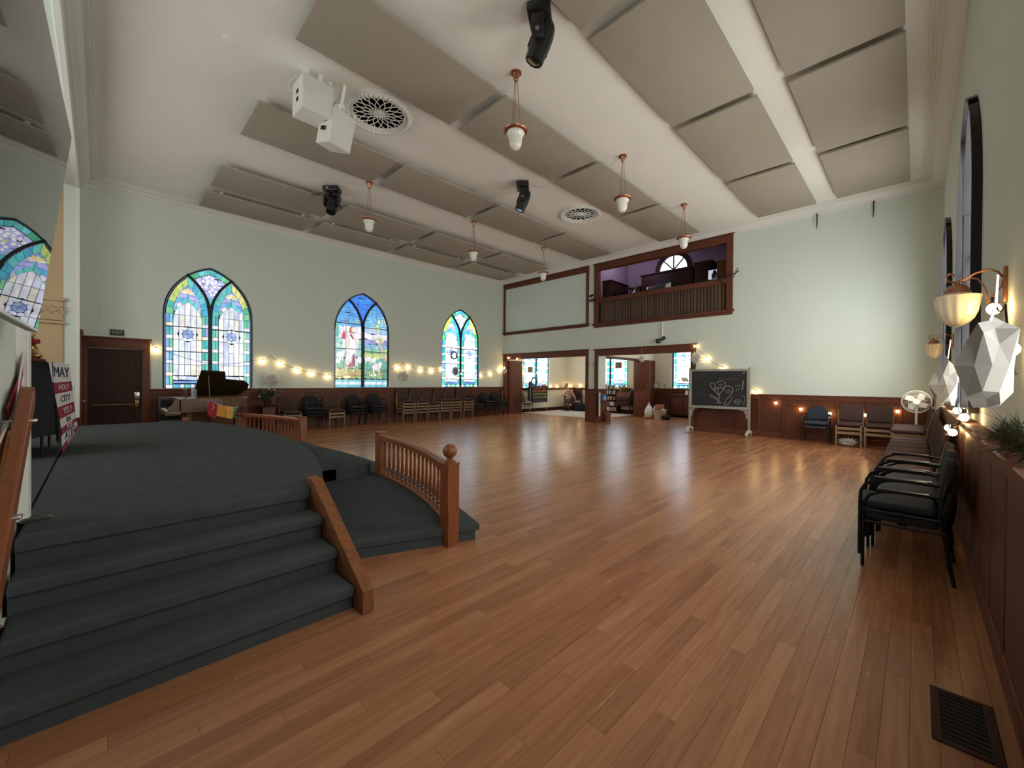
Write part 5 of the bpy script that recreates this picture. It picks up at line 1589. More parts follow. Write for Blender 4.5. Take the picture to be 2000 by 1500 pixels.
MB().lathe([(0.0, 0), (0.08, 0.0), (0.12, 0.05), (0.13, 0.10), (0.10, 0.13), (0.09, 0.12), (0, 0.12)], 20).build('bowl', GOLD, t)
b = MB(); rr = random.Random(2)
for k in range(44):
    a = rr.uniform(0, 2 * PI); h = rr.uniform(0.12, 0.36); r_ = rr.uniform(0.03, 0.16)
    c = Vector((r_ * math.cos(a), r_ * math.sin(a), h)); u = Vector((math.cos(a), math.sin(a), rr.uniform(-.3, .9))).normalized(); v = u.cross(Vector((0, 0, 1))).normalized()
    l = 0.07
    b.add([c - u * l, c + v * l * .4 + Vector((0, 0, .01)), c + u * l, c - v * l * .4], [(0, 1, 2), (0, 2, 3)])
for k in range(10):
    a = rr.uniform(0, 2 * PI); b.tube([(0, 0, 0.1), (0.06 * math.cos(a), 0.06 * math.sin(a), 0.22), (0.13 * math.cos(a), 0.13 * math.sin(a), rr.uniform(.25, .36))], 0.004, 4)
o = b.build('gold_leaves', mat('gold_leaf', (0.35, 0.24, 0.07), 0.35, metal=0.8), t, smooth=False); o['kind'] = 'stuff'
# striped banner hanging over the altar's edge
t = thing('striped_banner', 'red and white striped protest banner with hand lettering draped over the black altar', 'banner', (0, 0, 0))
A = [Vector(p) for p in ((-6.86, -0.395, 1.775), (-7.28, -0.255, 1.765))]
Bm = [Vector(p) for p in ((-7.02, -0.31, 1.05), (-7.44, -0.205, 1.12))]
Cm = [Vector(p) for p in ((-7.10, -0.30, 0.715), (-7.58, -0.19, 0.96))]
rowsb = ['white', 'red', 'white', 'red', 'white', 'red', 'white', 'red']
words = ['MAY', 'HOLY', 'CITY', "YES F", 'IDS', 'POE', 'ATTD', 'PEACE']
def edge(i, f):
    return A[i].lerp(Bm[i], f / 0.62) if f < 0.62 else Bm[i].lerp(Cm[i], (f - 0.62) / 0.38)
fr = [0, .20, .31, .44, .56, .66, .76, .90, 1.0]
MAROON = mat('maroon_cloth', (0.26, 0.02, 0.05), 0.9)
INK = mat('dark_blue_ink', (0.02, 0.025, 0.06), 0.9)
for k in range(8):
    q = [edge(0, fr[k]), edge(1, fr[k]), edge(1, fr[k + 1]), edge(0, fr[k + 1])]
    nrm = (q[1] - q[0]).cross(q[3] - q[0]).normalized()
    if nrm.y < 0: nrm = -nrm
    b = MB(); b.add(q + [p - nrm * 0.004 for p in q], [(0, 1, 2, 3), (7, 6, 5, 4), (0, 4, 5, 1), (1, 5, 6, 2), (2, 6, 7, 3), (3, 7, 4, 0)])
    b.build('stripe', WHITEC if rowsb[k] == 'white' else MAROON, t, smooth=False)
    c = (q[0] + q[1] + q[2] + q[3]) / 4 + nrm * 0.004
    ex_ = (q[1] - q[0]).normalized()
    ey_ = nrm.cross(ex_)
    if ey_.z < 0:
        ex_ = -ex_; ey_ = -ey_
    # letters read left to right for a viewer in the room
    M3 = Matrix((ex_, ey_, nrm)).transposed()
    if M3.determinant() < 0: M3 = Matrix((-ex_, ey_, nrm)).transposed()
    tx = text('lettering', words[k], (fr[k + 1] - fr[k]) * 0.85, INK if rowsb[k] == 'white' else WHITEC, t, c, M3.to_euler())
# prayer flags pinned to the stage wall
t = thing('wall_flags', 'red and orange triangular prayer flags on a cord below the television', 'flags', (0, 0, 0))
y = YS + 0.02
MB().tube([(-4.03, y + .01, 1.84), (-3.92, y + .01, 1.74), (-3.60, y + .01, 1.46), (-3.40, y + .01, 1.38), (-3.0, y + .01, 1.28)], 0.005, 5).build('cord', WHITEC, t)
def flag(pts, m, nm='flag'):
    o = MB().prism(pts, y, y + 0.006).build(nm, m, t, smooth=False)
    return o
f1 = flag([(-3.96, 1.76), (-3.86, 1.62), (-3.36, 1.44), (-3.42, 1.38), (-3.72, 1.30), (-4.04, 1.36), (-4.03, 1.52)], RED)
MB().tube([(-3.90, y + .009, 1.60), (-3.84, y + .009, 1.55), (-3.88, y + .009, 1.49)], 0.008, 4).tube([(-3.95, y + .009, 1.45), (-3.83, y + .009, 1.52)], 0.007, 4).build('flag_mark', WHITEC, f1)
f2 = flag([(-3.36, 1.36), (-3.05, 1.30), (-2.98, 1.06), (-3.14, 1.02), (-3.28, 0.88), (-3.34, 1.06), (-3.46, 1.16)], ORANGE)
MB().tube([(-3.55, y + .009, 1.20), (-3.45, y + .009, 1.17), (-3.34, y + .009, 1.20)], 0.007, 4).build('flag_mark', WHITEC, f2)
# low bench behind the altar foot
# exit sign
t = thing('exit_sign', 'dark EXIT sign above the wooden side door', 'sign', (XL, 0.32, 2.765))
MB().rbox(0, 0.035, -0.13, 0.13, -0.075, 0.075, 0.006).build('sign_plate', mat('sign_black', (0.015, 0.018, 0.015), 0.5), t)
text('lettering', 'EXIT', 0.10, mat('sign_letters', (0.45, 0.47, 0.42), 0.6), t, (0.037, 0, 0), (PI / 2, 0, PI / 2), 0.002)

# grand piano
t = thing('grand_piano', 'walnut baby grand piano with its dark lid raised under the first window', 'piano', (0, 0, 0))
N_, F_ = -12.15, -13.60
outline = [(N_, 1.32), (N_, 1.95), (N_ - 0.04, 2.15), (N_ - 0.16, 2.35), (N_ - 0.36, 2.55), (N_ - 0.58, 2.72), (N_ - 0.82, 2.84), (N_ - 1.05, 2.88), (N_ - 1.28, 2.84), (F_ - 0.0, 2.72), (F_, 1.32)]
outline = [(x_ + (0.35 if 2.2 < y_ < 2.86 and x_ > F_ + .1 else 0) * (1 if y_ < 2.8 else .6), y_ - 0.02) for x_, y_ in outline]
MB().prismz(outline, 0.80, 1.12).build('case', WALNUT, t, bevel=0.01)
MB().prismz([(x_ * 0.985 - 0.19, 1.4 + (y_ - 1.4) * 0.94) for x_, y_ in outline], 1.115, 1.125).build('sound_board', mat('soundboard', (0.25, 0.14, 0.05), 0.4), t)
MB().rbox(F_, N_, 1.06, 1.34, 0.74, 0.84, 0.01).build('key_bed', WALNUT, t)
for x0 in (F_, N_ - 0.07): MB().prism([(1.10, 0.84), (1.34, 0.84), (1.34, 1.12), (1.24, 1.12), (1.18, 0.98), (1.10, 0.93)], 0, 0.07, Matrix.Translation((x0 + 0.07, 0, 0)) @ Matrix.Rotation(PI / 2, 4, 'Z')).build('cheek', WALNUT, t, bevel=0.006)
MB().box(F_ + 0.09, N_ - 0.09, 1.09, 1.23, 0.84, 0.862).build('white_keys', WHITEP, t, smooth=False)
bk = MB()
for k in range(50):
    if k % 7 in (2, 6): continue
    xx = F_ + 0.1 + (k + 0.5) * 0.0250
    bk.box(xx, xx + 0.011, 1.14, 1.23, 0.862, 0.872)
o = bk.build('black_keys', BLACK, t, smooth=False)
MB().box(F_ + 0.07, N_ - 0.07, 1.235, 1.25, 0.84, 1.0).build('fall_board', LACQ, t, smooth=False)
# lid: hinged on the far side, the front part folded back
ta = 0.46
lid = [(0.0, 1.72), (1.30, 1.75), (1.45, 1.80), (1.44, 2.22), (1.02, 2.30), (1.00, 2.36), (0.92, 2.74), (0.70, 2.88), (0.4, 2.90), (0.0, 2.76)]
mt = Matrix.Translation((F_, 0, 1.135)) @ Matrix.Rotation(-ta, 4, 'Y')
MB().prismz(lid, 0.0, 0.022, mt).build('lid', LACQ, t, bevel=0.006)
MB().prismz([(0.02, 1.72), (1.44, 1.74), (1.42, 2.12), (0.02, 2.1)], 0.024, 0.044, mt).build('folded_flap', LACQ, t, bevel=0.004)
MB().cyl((N_ - 0.25, 1.92, 1.12), (F_ + 1.28 * math.cos(ta), 1.90, 1.12 + 1.28 * math.sin(ta)), 0.009).build('prop_stick', WALNUT, t)
MB().rbox(F_ + 0.35, N_ - 0.35, 1.48, 1.50, 1.14, 1.36, 0.006).build('music_desk', WALNUT, t)
for x_, y_ in ((N_ - 0.12, 1.5), (F_ + 0.12, 1.5), (-13.1, 2.6)):
    MB().lathe([(0.0, 0), (0.03, 0), (0.03, 0.03), (0.04, 0.06), (0.045, 0.3), (0.065, 0.65), (0.07, 0.80), (0.0, 0.80)], 14, (x_, y_, 0)).build('leg', WALNUT, t)
t = thing('drinking_glass', 'clear glass tumbler standing on the piano case', 'glass', (-12.35, 1.60, 1.127))
MB().lathe([(0.0, 0.0), (0.055, 0.0), (0.062, 0.22), (0.056, 0.22), (0.05, 0.01), (0.0, 0.01)], 18).build('tumbler', mat('clear_glass', (0.9, 0.95, 1.0), 0.05, trans=0.9), t)
# black keyboard case and bench left of the piano
t = thing('amplifier_cabinet', 'black box-shaped amplifier cabinet between the exit door and the piano', 'cabinet', (-13.75, 1.28, 0))
MB().rbox(-0.28, 0.28, -0.24, 0.20, 0.02, 1.12, 0.02).build('case', BLACK, t)
MB().rbox(0.28, 0.29, -0.20, 0.16, 0.56, 1.06, 0.006).build('speaker_cloth', BLACKC, t)
MB().rbox(0.28, 0.30, -0.22, 0.18, 0.48, 0.52, 0.004).build('metal_trim', STEEL, t)
for x_ in (-0.2, 0.2):
    for y_ in (-0.16, 0.12): MB().cyl((x_, y_, 0), (x_, y_, 0.03), 0.03).build('foot', BLACK, t)
# round plant table, potted plant
t = thing('round_table', 'round dark wooden pedestal table holding a potted plant', 'table', (-13.95, 3.58, 0))
MB().lathe([(0.0, 0.795), (0.37, 0.795), (0.39, 0.81), (0.38, 0.83), (0.0, 0.83)], 32).build('table_top', WOODD, t)
MB().rbox(-0.17, 0.17, -0.17, 0.17, 0.08, 0.80, 0.01).build('pedestal', WOOD, t)
MB().rbox(-0.24, 0.24, -0.24, 0.24, 0.0, 0.08, 0.01).build('foot', WOODD, t)
def plant(label, loc, R_, H_, pot=0.12, flowers=0, seed=1, name='potted_plant'):
    t = thing(name, label, 'plant', loc)
    MB().lathe([(0.0, 0.0), (pot * .75, 0.0), (pot, pot * 1.2), (pot * 1.05, pot * 1.3), (pot * .9, pot * 1.3), (pot * .88, pot * 1.15), (0, pot * 1.15)], 18).build('pot', WOODD, t)
    rr = random.Random(seed); st_ = MB(); b = MB(); fl_ = MB()
    for k in range(26):
        a = rr.uniform(0, 2 * PI); r_ = rr.uniform(.1, 1) * R_; h = rr.uniform(.4, 1) * H_
        p = [Vector((0, 0, pot)), Vector((r_ * .4 * math.cos(a), r_ * .4 * math.sin(a), h * .6)), Vector((r_ * math.cos(a), r_ * math.sin(a), h))]
        st_.tube(p, 0.005, 4)
        for j in range(16):
            c = p[1].lerp(p[2], rr.random()); u = Vector((rr.uniform(-1, 1), rr.uniform(-1, 1), rr.uniform(-.4, .8))).normalized(); v = u.cross(Vector((.1, .2, 1))).normalized(); l = rr.uniform(.06, .12)
            b.add([c, c + u * l * .5 + v * l * .28, c + u * l, c + u * l * .5 - v * l * .28], [(0, 1, 2), (0, 2, 3)])
        if k < flowers: fl_.ball(tuple(p[2]), 0.025, 6, 4)
    st_.build('stems', LEAFD, t); o = b.build('leaves', LEAF, t, smooth=False); o['kind'] = 'stuff'
    if flowers: fl_.build('blossoms', PAPER, t)
    return t
plant('bushy potted plant with small pale blossoms on the round table', (-13.95, 3.58, 0.83), 0.30, 0.52, 0.11, 7, 3)

# prayer flags from the piano to the far newel
t = thing('prayer_flags', 'short cord of red, yellow and green prayer flags between piano and far railing', 'flags', (0, 0, 0))
P = [Vector(p) for p in ((-12.2, 1.75, 1.13), (-11.72, 1.86, 1.05), (-11.62, 2.0, 0.985), (-11.58, 2.2, 0.93), (-11.57, 2.33, 0.91))]
MB().tube(P, 0.004, 5).build('cord', WHITEC, t)
for k, (y0, y1, za, zb, h, m) in enumerate(((1.78, 1.93, 1.10, 1.00, 0.34, RED), (1.95, 2.12, 0.99, 0.955, 0.27, ORANGE), (2.12, 2.26, 0.955, 0.935, 0.29, YELLOW), (2.27, 2.36, 0.93, 0.93, 0.26, GREENC))):
    f_ = MB().prism([(y0, za), (y1, zb), (y1 - 0.02, zb - h), (y0 - 0.03, za - h + 0.02)], -0.004, 0.0, Matrix.Translation((-11.60, 0, 0)) @ Matrix.Rotation(PI / 2, 4, 'Z')).build('flag', m, t, smooth=False)
    MB().tube([(-11.592, (y0 + y1) / 2 - 0.02, za - h * .3), (-11.592, (y0 + y1) / 2 + 0.025, za - h * .45), (-11.592, (y0 + y1) / 2 - 0.02, za - h * .6)], 0.006, 4).build('flag_print', WHITEC if k == 0 else bpy.data.materials['yellow_cloth'] if k == 3 else ORANGE if k == 2 else YELLOW, f_)
# bead garland heaped over the far newel
t = thing('bead_garland', 'dark red bead garland with a wire hoop heaped on the far newel post', 'garland', (-11.60, 2.415, 0.80))
b = MB(); rr = random.Random(9)
for k in range(70):
    a = rr.uniform(0, 2 * PI); q = rr.random(); r_ = 0.12 * (1 - q * 0.5)
    b.ball((r_ * math.cos(a), r_ * math.sin(a), -0.06 + 0.20 * q), rr.uniform(.018, .03), 7, 5)
o = b.build('beads', mat('dark_red_beads', (0.11, 0.02, 0.022), 0.35), t); o['kind'] = 'stuff'
MB().tube([(0, 0.10 * math.cos(2 * PI * k / 16), 0.16 + 0.10 * math.sin(2 * PI * k / 16)) for k in range(17)], 0.006, 5).build('hoop', BRASS, t)
# floor socket on the stage
t = thing('floor_socket', 'small round black cable cover lying on the stage carpet', 'cover', (-3.95, -0.28, 0.70))
MB().lathe([(0.0, 0.02), (0.05, 0.02), (0.07, 0.01), (0.075, 0.0)], 18).build('cap', BLACK, t)

# ================================================================== FAR LEFT ROOM
t = thing('area_rug', 'large pale woven rug on the floor of the far left room', 'rug', (-12.05, 16.75, 0))
MB().rbox(-2.20, 2.25, -1.60, 1.60, 0.001, 0.012, 0.004, 1).build('pile', RUG, t)
MB().box(-2.24, 2.29, -1.64, 1.64, 0.0005, 0.008).build('border', mat('rug_border', (0.42, 0.34, 0.30), 0.95), t, smooth=False)
# banquet chair by the doors
t = thing('banquet_chair', 'dark brown metal-legged chair standing by the folded doors', 'chair', (-13.72, 14.95, 0.012), PI / 2 + 0.35)
MB().rbox(-0.22, 0.22, -0.24, 0.20, 0.43, 0.49, 0.025, 2).build('seat', WOODD, t)
MB().prism([(-0.21, 0), (0.21, 0), (0.19, 0.46), (0.12, 0.50), (-0.12, 0.50), (-0.19, 0.46)], -0.025, 0.025, Matrix.Translation((0, 0.22, 0.52)) @ Matrix.Rotation(-0.15, 4, 'X')).build('backrest', BROWNF, t, bevel=0.015)
for x in (-0.2, 0.2):
    MB().tube([(x * 1.08, -0.24, 0), (x, -0.20, 0.30), (x, -0.18, 0.43)], 0.013, 6).build('leg', BLKMET, t)
    MB().tube([(x * 1.08, 0.27, 0), (x, 0.22, 0.35), (x, 0.23, 0.60)], 0.013, 6).build('leg', BLKMET, t)
    MB().cyl((x, -0.2, 0.33), (x, 0.22, 0.33), 0.009, n=6).build('side_bar', BLKMET, t)
# rainbow lettered sign on a stand
bx = -14.05
t = thing('lettered_sign', 'dark cloth sign with rainbow-coloured lettering below the far room window', 'sign', (bx, 16.27, 0))
MB().rbox(-0.012, 0.012, -0.62, 0.62, 0.50, 1.36, 0.006).build('cloth', mat('sign_cloth', (0.02, 0.018, 0.022), 0.9), t)
MB().prism([(-0.95, 1.33), (-0.62, 1.33), (-0.62, 0.55), (-0.95, 0.62)], -0.012, 0.0, Matrix.Rotation(PI / 2, 4, 'Z')).build('side_flap', BLACKC, t)
for k, (w_, z, s_, c, sx) in enumerate((('SCIENCE IS REAL', 1.26, 0.15, (.45, .07, .04), 0.92), ('BLACK LIVES MATTER', 1.10, 0.14, (.62, .24, .05), 0.82), ('NO HUMAN IS ILLEGAL', 0.94, 0.13, (.50, .42, .10), 0.80), ('LOVE IS LOVE', 0.77, 0.20, (.30, .40, .10), 0.88), ('KINDNESS IS ALL', 0.58, 0.13, (.22, .07, .22), 0.92))):
    text('lettering', w_, s_, mat('sign_ink_%s' % ['red', 'orange', 'yellow', 'green', 'violet'][k], c, 0.9), t, (0.014, 0, z), (PI / 2, 0, PI / 2), 0.001, sx=sx)
MB().cyl((0.0, -0.75, 0.0), (0.0, -0.75, 1.36), 0.018).cyl((0.0, 0.60, 0.0), (0.0, 0.60, 1.36), 0.012).build('stand_pole', STEEL, t)
t = wreath('wreath', 'round green leaf wreath on top of the rainbow-lettered sign', (-14.15, 15.93, 1.60), 0.20, PI / 2, LEAF)
t = thing('dark_coat', 'dark garment hanging on the sign stand beside the wreath', 'coat', (-14.05, 15.50, 1.36))
MB().rbox(-0.05, 0.05, -0.08, 0.14, -0.08, 0.22, 0.03, 2).build('cloth', BROWNF, t)
t = thing('red_box', 'small bright red box on the sill of the far left window', 'box', (XL + 0.06, 17.1, 1.25))
MB().rbox(-0.05, 0.06, -0.15, 0.15, 0.0, 0.17, 0.008).build('carton', mat('bright_red_card', (0.65, 0.05, 0.06), 0.5), t)
MB().prism([(-0.15, 0.17), (0.15, 0.17), (0.05, 0.24), (-0.05, 0.22)], -0.02, 0.02, Matrix.Rotation(PI / 2, 4, 'Z')).build('tissue', PAPER, t)
for x_, y_, z_, ang, lb in ((XL - 0.02, 16.08, 2.22, PI / 2, 'brown paper square stuck on the far left window'), (-11.22, YB + 0.035, 2.49, 0, 'brown paper square stuck on the far back window')):
    t = thing('paper_notice', lb, 'paper', (x_, y_, z_), ang)
    MB().box(-0.19, 0.19, -0.006, 0, -0.155, 0.155).build('sheet', mat('brown_paper', (0.20, 0.13, 0.06), 0.9), t, smooth=False)
# armchair, person, bag
t = thing('wooden_armchair', 'dark wooden armchair with a tall back holding a seated person', 'chair', (-13.62, 18.62, 0), -0.25)
for x in (-0.34, 0.34):
    MB().rbox(x - 0.04, x + 0.04, -0.36, -0.28, 0, 0.76, 0.006).build('leg', WOODD, t)
    MB().rbox(x - 0.035, x + 0.035, 0.28, 0.35, 0, 1.22, 0.006).build('leg', WOODD, t)
    MB().rbox(x - 0.055, x + 0.055, -0.40, 0.30, 0.76, 0.80, 0.01).build('arm_rest', WOODD, t)
    MB().ball((x, 0.315, 1.26), 0.045, 10, 6).build('finial', WOODD, t)
    MB().rbox(x - 0.02, x + 0.02, -0.28, 0.28, 0.14, 0.22, 0.005).build('side_stretcher', WOODD, t)
MB().rbox(-0.34, 0.34, -0.36, 0.30, 0.40, 0.46, 0.01).build('seat', WOODD, t)
MB().rbox(-0.31, 0.31, -0.35, 0.26, 0.46, 0.51, 0.02).build('cushion', WHITEC, t)
MB().rbox(-0.31, 0.31, 0.295, 0.325, 0.55, 1.20, 0.006).build('back_panel', WOODD, t)
MB().rbox(-0.31, 0.31, -0.34, -0.31, 0.16, 0.27, 0.005).build('front_stretcher', WOODD, t)
def skin(name, verts, edges, rad, material, parent, sub=2):
    me = bpy.data.meshes.new(name)
    me.from_pydata(verts, edges, [])
    o = bpy.data.objects.new(name, me)
    COL.objects.link(o); o.parent = parent
    me.materials.append(material)
    s_ = o.modifiers.new('skin', 'SKIN')
    sk = me.skin_vertices[0].data
    for k, r_ in enumerate(rad):
        sk[k].radius = (r_, r_) if isinstance(r_, float) else r_
    sk[0].use_root = True
    s_.use_smooth_shade = True
    m_ = o.modifiers.new('sub', 'SUBSURF'); m_.levels = sub; m_.render_levels = sub
    return o
SKINM = mat('skin', (0.42, 0.22, 0.16), 0.6)
SHIRT = mat('dusty_pink_shirt', (0.34, 0.19, 0.16), 0.9, var=0.1, scale=8)
PLAID = mat('dark_plaid_cloth', (0.075, 0.05, 0.052), 0.95, var=0.5, scale=9)
ps = thing('person', 'seated person with shaved head leaning left in pink shirt, reaching toward a bag', 'person', (-13.62, 18.52, 0), -0.25)
# facing local -y, leaning to local -x, right of the photo = local +x
V = [(0.02, 0.0, 0.58), (-0.03, -0.02, 0.75), (-0.12, -0.05, 0.95), (-0.20, -0.07, 1.10), (-0.26, -0.10, 1.19), (-0.30, -0.13, 1.28),
     (-0.36, -0.07, 1.06), (-0.42, -0.15, 0.92), (-0.38, -0.28, 0.84), (-0.04, -0.05, 1.06), (0.20, -0.10, 0.92), (0.42, -0.16, 0.72), (0.50, -0.18, 0.62)]
E_ = [(0, 1), (1, 2), (2, 3), (3, 4), (4, 5), (3, 6), (6, 7), (7, 8), (3, 9), (9, 10), (10, 11), (11, 12)]
Rr = [0.15, 0.14, 0.155, 0.13, 0.058, 0.055, 0.075, 0.055, 0.045, 0.075, 0.058, 0.048, 0.042]
skin('shirt', V, E_, Rr, SHIRT, ps)
# head with face
hd = MB(); cx_, cy_, cz_ = -0.325, -0.16, 1.385
hd.ball((cx_, cy_, cz_), 0.105, 18, 14, (0.80, 0.98, 1.14))
hd.ball((cx_ - 0.02, cy_ - 0.05, cz_ - 0.075), 0.055, 12, 8, (0.9, 0.9, 0.8))
hd.tube([(cx_ - 0.01, cy_ - 0.095, cz_ + 0.01), (cx_ - 0.013, cy_ - 0.125, cz_ - 0.03), (cx_ - 0.013, cy_ - 0.10, cz_ - 0.04)], [0.008, 0.016, 0.008], 6)
for s_ in (-1, 1): hd.ball((cx_ + s_ * 0.085, cy_ + 0.01, cz_ - 0.01), 0.026, 8, 6, (0.5, 0.9, 1.2))
h_ = hd.build('head', SKINM, ps, angle=2)
for s_ in (-1, 1): MB().ball((cx_ - 0.01 + s_ * 0.033, cy_ - 0.092, cz_ + 0.008), 0.011, 8, 6).build('eye', BLACK, h_)
MB().rbox(cx_ - 0.035, cx_ + 0.01, cy_ - 0.103, cy_ - 0.09, cz_ - 0.078, cz_ - 0.070, 0.003).build('mouth', mat('lips', (0.30, 0.10, 0.08), 0.6), h_)
MB().ball((cx_, cy_ + 0.012, cz_ + 0.012), 0.107, 16, 10, (0.80, 0.95, 1.12)).build('cropped_hair', mat('short_brown_hair', (0.14, 0.075, 0.05), 0.9), h_, angle=2)
# legs under the plaid cloth
skin('trousers', [(0.02, 0.02, 0.60), (0.14, -0.02, 0.58), (0.18, -0.32, 0.60), (0.18, -0.42, 0.50), (0.22, -0.42, 0.12), (-0.10, -0.02, 0.58), (-0.14, -0.32, 0.60), (-0.14, -0.42, 0.50), (-0.12, -0.40, 0.12), (0.10, -0.04, 0.72)],
     [(0, 1), (1, 2), (2, 3), (3, 4), (0, 5), (5, 6), (6, 7), (7, 8), (0, 9)], [0.16, 0.12, 0.095, 0.08, 0.055, 0.12, 0.095, 0.08, 0.055, 0.14], PLAID, ps)
for x in (0.22, -0.12):
    MB().rbox(x - 0.045, x + 0.045, -0.60, -0.34, 0.0, 0.085, 0.03, 3).build('shoe', BLACK, ps)
def hand(w, d, up, name='hand'):
    """palm, four fingers and a side thumb, as one skinned hand"""
    w = Vector(w); d = Vector(d).normalized(); s_ = d.cross(Vector(up)).normalized(); n = s_.cross(d)
    v = [w, w + d * 0.085]; e = [(0, 1)]; r = [0.026, 0.03]
    for k, l in enumerate((0.065, 0.078, 0.072, 0.055)):
        o0 = (k - 1.5) * 0.019
        b_ = len(v)
        v += [w + d * 0.08 + s_ * o0, w + d * (0.085 + l * .5) + s_ * o0 * 1.15 - n * 0.008, w + d * (0.085 + l * .85) + s_ * o0 * 1.15 - n * 0.03]
        e += [(1, b_), (b_, b_ + 1), (b_ + 1, b_ + 2)]; r += [0.010, 0.009, 0.007]
    b_ = len(v)
    v += [w + d * 0.03 - s_ * 0.03, w + d * 0.06 - s_ * 0.055 - n * 0.01, w + d * 0.085 - s_ * 0.062 - n * 0.02]
    e += [(0, b_), (b_, b_ + 1), (b_ + 1, b_ + 2)]; r += [0.014, 0.010, 0.008]
    return skin(name, [tuple(p) for p in v], e, r, SKINM, ps, 1)
hand((-0.38, -0.30, 0.83), (-0.2, -0.9, -0.15), (0, 0, 1)); hand((0.52, -0.185, 0.60), (0.6, -0.2, -0.6), (0.5, -.2, .6))
t = thing('duffel_bag', 'black bag with arched handles on the floor beside the seated person', 'bag', (-12.98, 18.35, 0))
MB().rbox(-0.30, 0.34, -0.18, 0.18, 0.0, 0.44, 0.09, 4).build('body', BLACKC, t)
MB().tube([(-0.06 + 0.22 * math.cos(a), -0.1, 0.40 + 0.30 * math.sin(a)) for a in [PI * k / 10 for k in range(11)]], 0.014, 6).build('handle', BLACK, t)
MB().tube([(-0.06 + 0.20 * math.cos(a), 0.1, 0.40 + 0.26 * math.sin(a)) for a in [PI * k / 10 for k in range(11)]], 0.014, 6).build('handle', BLACK, t)

# bookcase with books, desk
t = thing('bookcase', 'dark open bookcase of books under the far back window', 'bookcase', (-11.48, 18.95, 0))
for x in (-0.48, 0.46): MB().rbox(x - 0.015, x + 0.015, -0.15, 0.15, 0, 1.24, 0.003).build('side_panel', WOODD, t)
for z in (0.08, 0.36, 0.66, 0.95, 1.22): MB().rbox(-0.465, 0.445, -0.15, 0.15, z - 0.012, z + 0.012, 0.003).build('shelf', WOODD, t)
MB().box(-0.465, 0.445, 0.135, 0.15, 0.08, 1.22).build('back_panel', WOODD, t, smooth=False)
rr = random.Random(21)
bcol = [(0.55, 0.50, 0.45), (0.45, 0.20, 0.12), (0.10, 0.16, 0.12), (0.60, 0.58, 0.55), (0.12, 0.10, 0.16), (0.40, 0.12, 0.08), (0.5, 0.35, 0.2), (0.62, 0.60, 0.58)]
bm_ = [mat('book_cover_%s' % n, c, 0.7) for n, c in zip(('cream', 'rust', 'pine', 'white', 'plum', 'red', 'tan', 'ivory'), bcol)]
nam = ['cream', 'rust-brown', 'dark green', 'white', 'plum', 'red', 'tan', 'ivory']
for z, row in ((0.093, 'bottom shelf'), (0.373, 'second shelf from the floor'), (0.673, 'third shelf from the floor'), (0.963, 'highest inside shelf'), (1.233, 'top of the bookcase')):
    x = -0.44; k = 0
    while x < 0.36:
        w_ = rr.uniform(0.028, 0.055); h = rr.uniform(0.17, 0.23); c = rr.randrange(8)
        lean = rr.choice([0, 0, 0.12]) 
        o = thing('book', f'{nam[c]} book, {ordinal(min(k, 11))} from the left on the {row}', 'book', (-11.48 + x + w_ / 2 + 0.01, 18.90, z), group='books in the far bookcase', rot=(0, lean, 0))
        MB().rbox(-w_ / 2, w_ / 2, -0.08, 0.08, 0, h, 0.003, 1).build('cover', bm_[c], o)
        MB().box(-w_ / 2 + 0.004, w_ / 2 - 0.004, -0.075, 0.076, h - 0.002, h + 0.001).build('pages', PAPER, o, smooth=False)
        x += w_ + 0.012 + (0.03 if lean else 0); k += 1
        if k > 11: break
        if z < 1.0 and rr.random() < .15: x += 0.12
t = thing('secretary_desk', 'dark wooden slant-front desk beside the bookcase', 'desk', (-10.58, 18.90, 0))
MB().prism([(-0.22, 0.40), (0.20, 0.40), (0.20, 1.16), (-0.02, 1.16), (-0.22, 0.86)], -0.40, 0.40, Matrix.Rotation(PI / 2, 4, 'Z')).build('case', WOODD, t, bevel=0.006)
for z in (0.44, 0.63):
    d_ = MB().rbox(-0.37, 0.37, -0.235, -0.215, z, z + 0.17, 0.005).build('drawer', WOODD, t)
    for x in (-0.2, 0.2): MB().ball((x, -0.245, z + 0.085), 0.016, 8, 6).build('knob', BRASS, d_)
for x in (-0.37, 0.37):
    for y_ in (-0.18, 0.17): MB().rbox(x - 0.03, x + 0.03, y_ - 0.03, y_ + 0.03, 0, 0.41, 0.005).build('leg', WOODD, t)
MB().prism([(-0.235, 0.87), (-0.225, 0.86), (-0.02, 1.165), (-0.03, 1.175)], -0.37, 0.37, Matrix.Rotation(PI / 2, 4, 'Z')).build('slant_lid', WOOD, t)
t = thing('dried_flowers', 'basket of dried flowers and paper on top of the slant-front desk', 'basket', (-10.62, 18.98, 1.163))
MB().lathe([(0.0, 0), (0.22, 0), (0.30, 0.14), (0.28, 0.14), (0.2, 0.02), (0, 0.02)], 20).build('basket', mat('wicker', (0.20, 0.10, 0.04), 0.8, var=.3, scale=40), t)
b = MB(); rr = random.Random(33)
for k in range(40):
    a = rr.uniform(0, 2 * PI); r_ = rr.uniform(.1, .4); p = Vector((r_ * math.cos(a), r_ * .4 * math.sin(a), rr.uniform(.12, .38)))
    b.tube([(0, 0, 0.02), p * .6, p], 0.005, 4)
b.build('stems', mat('dry_stem', (0.16, 0.08, 0.03), 0.8), t)
for p_, c in (((-0.15, -0.1, 0.2), PAPER), ((-0.28, -0.05, 0.22), bm_[4]), ((0.05, -0.12, 0.18), ORANGE), ((0.2, -0.08, 0.12), PAPER), ((-0.05, 0, 0.27), WHITEC)):
    MB().ball(p_, 0.06, 8, 6, (1.2, .8, .8)).build('bloom', c, t, smooth=False)
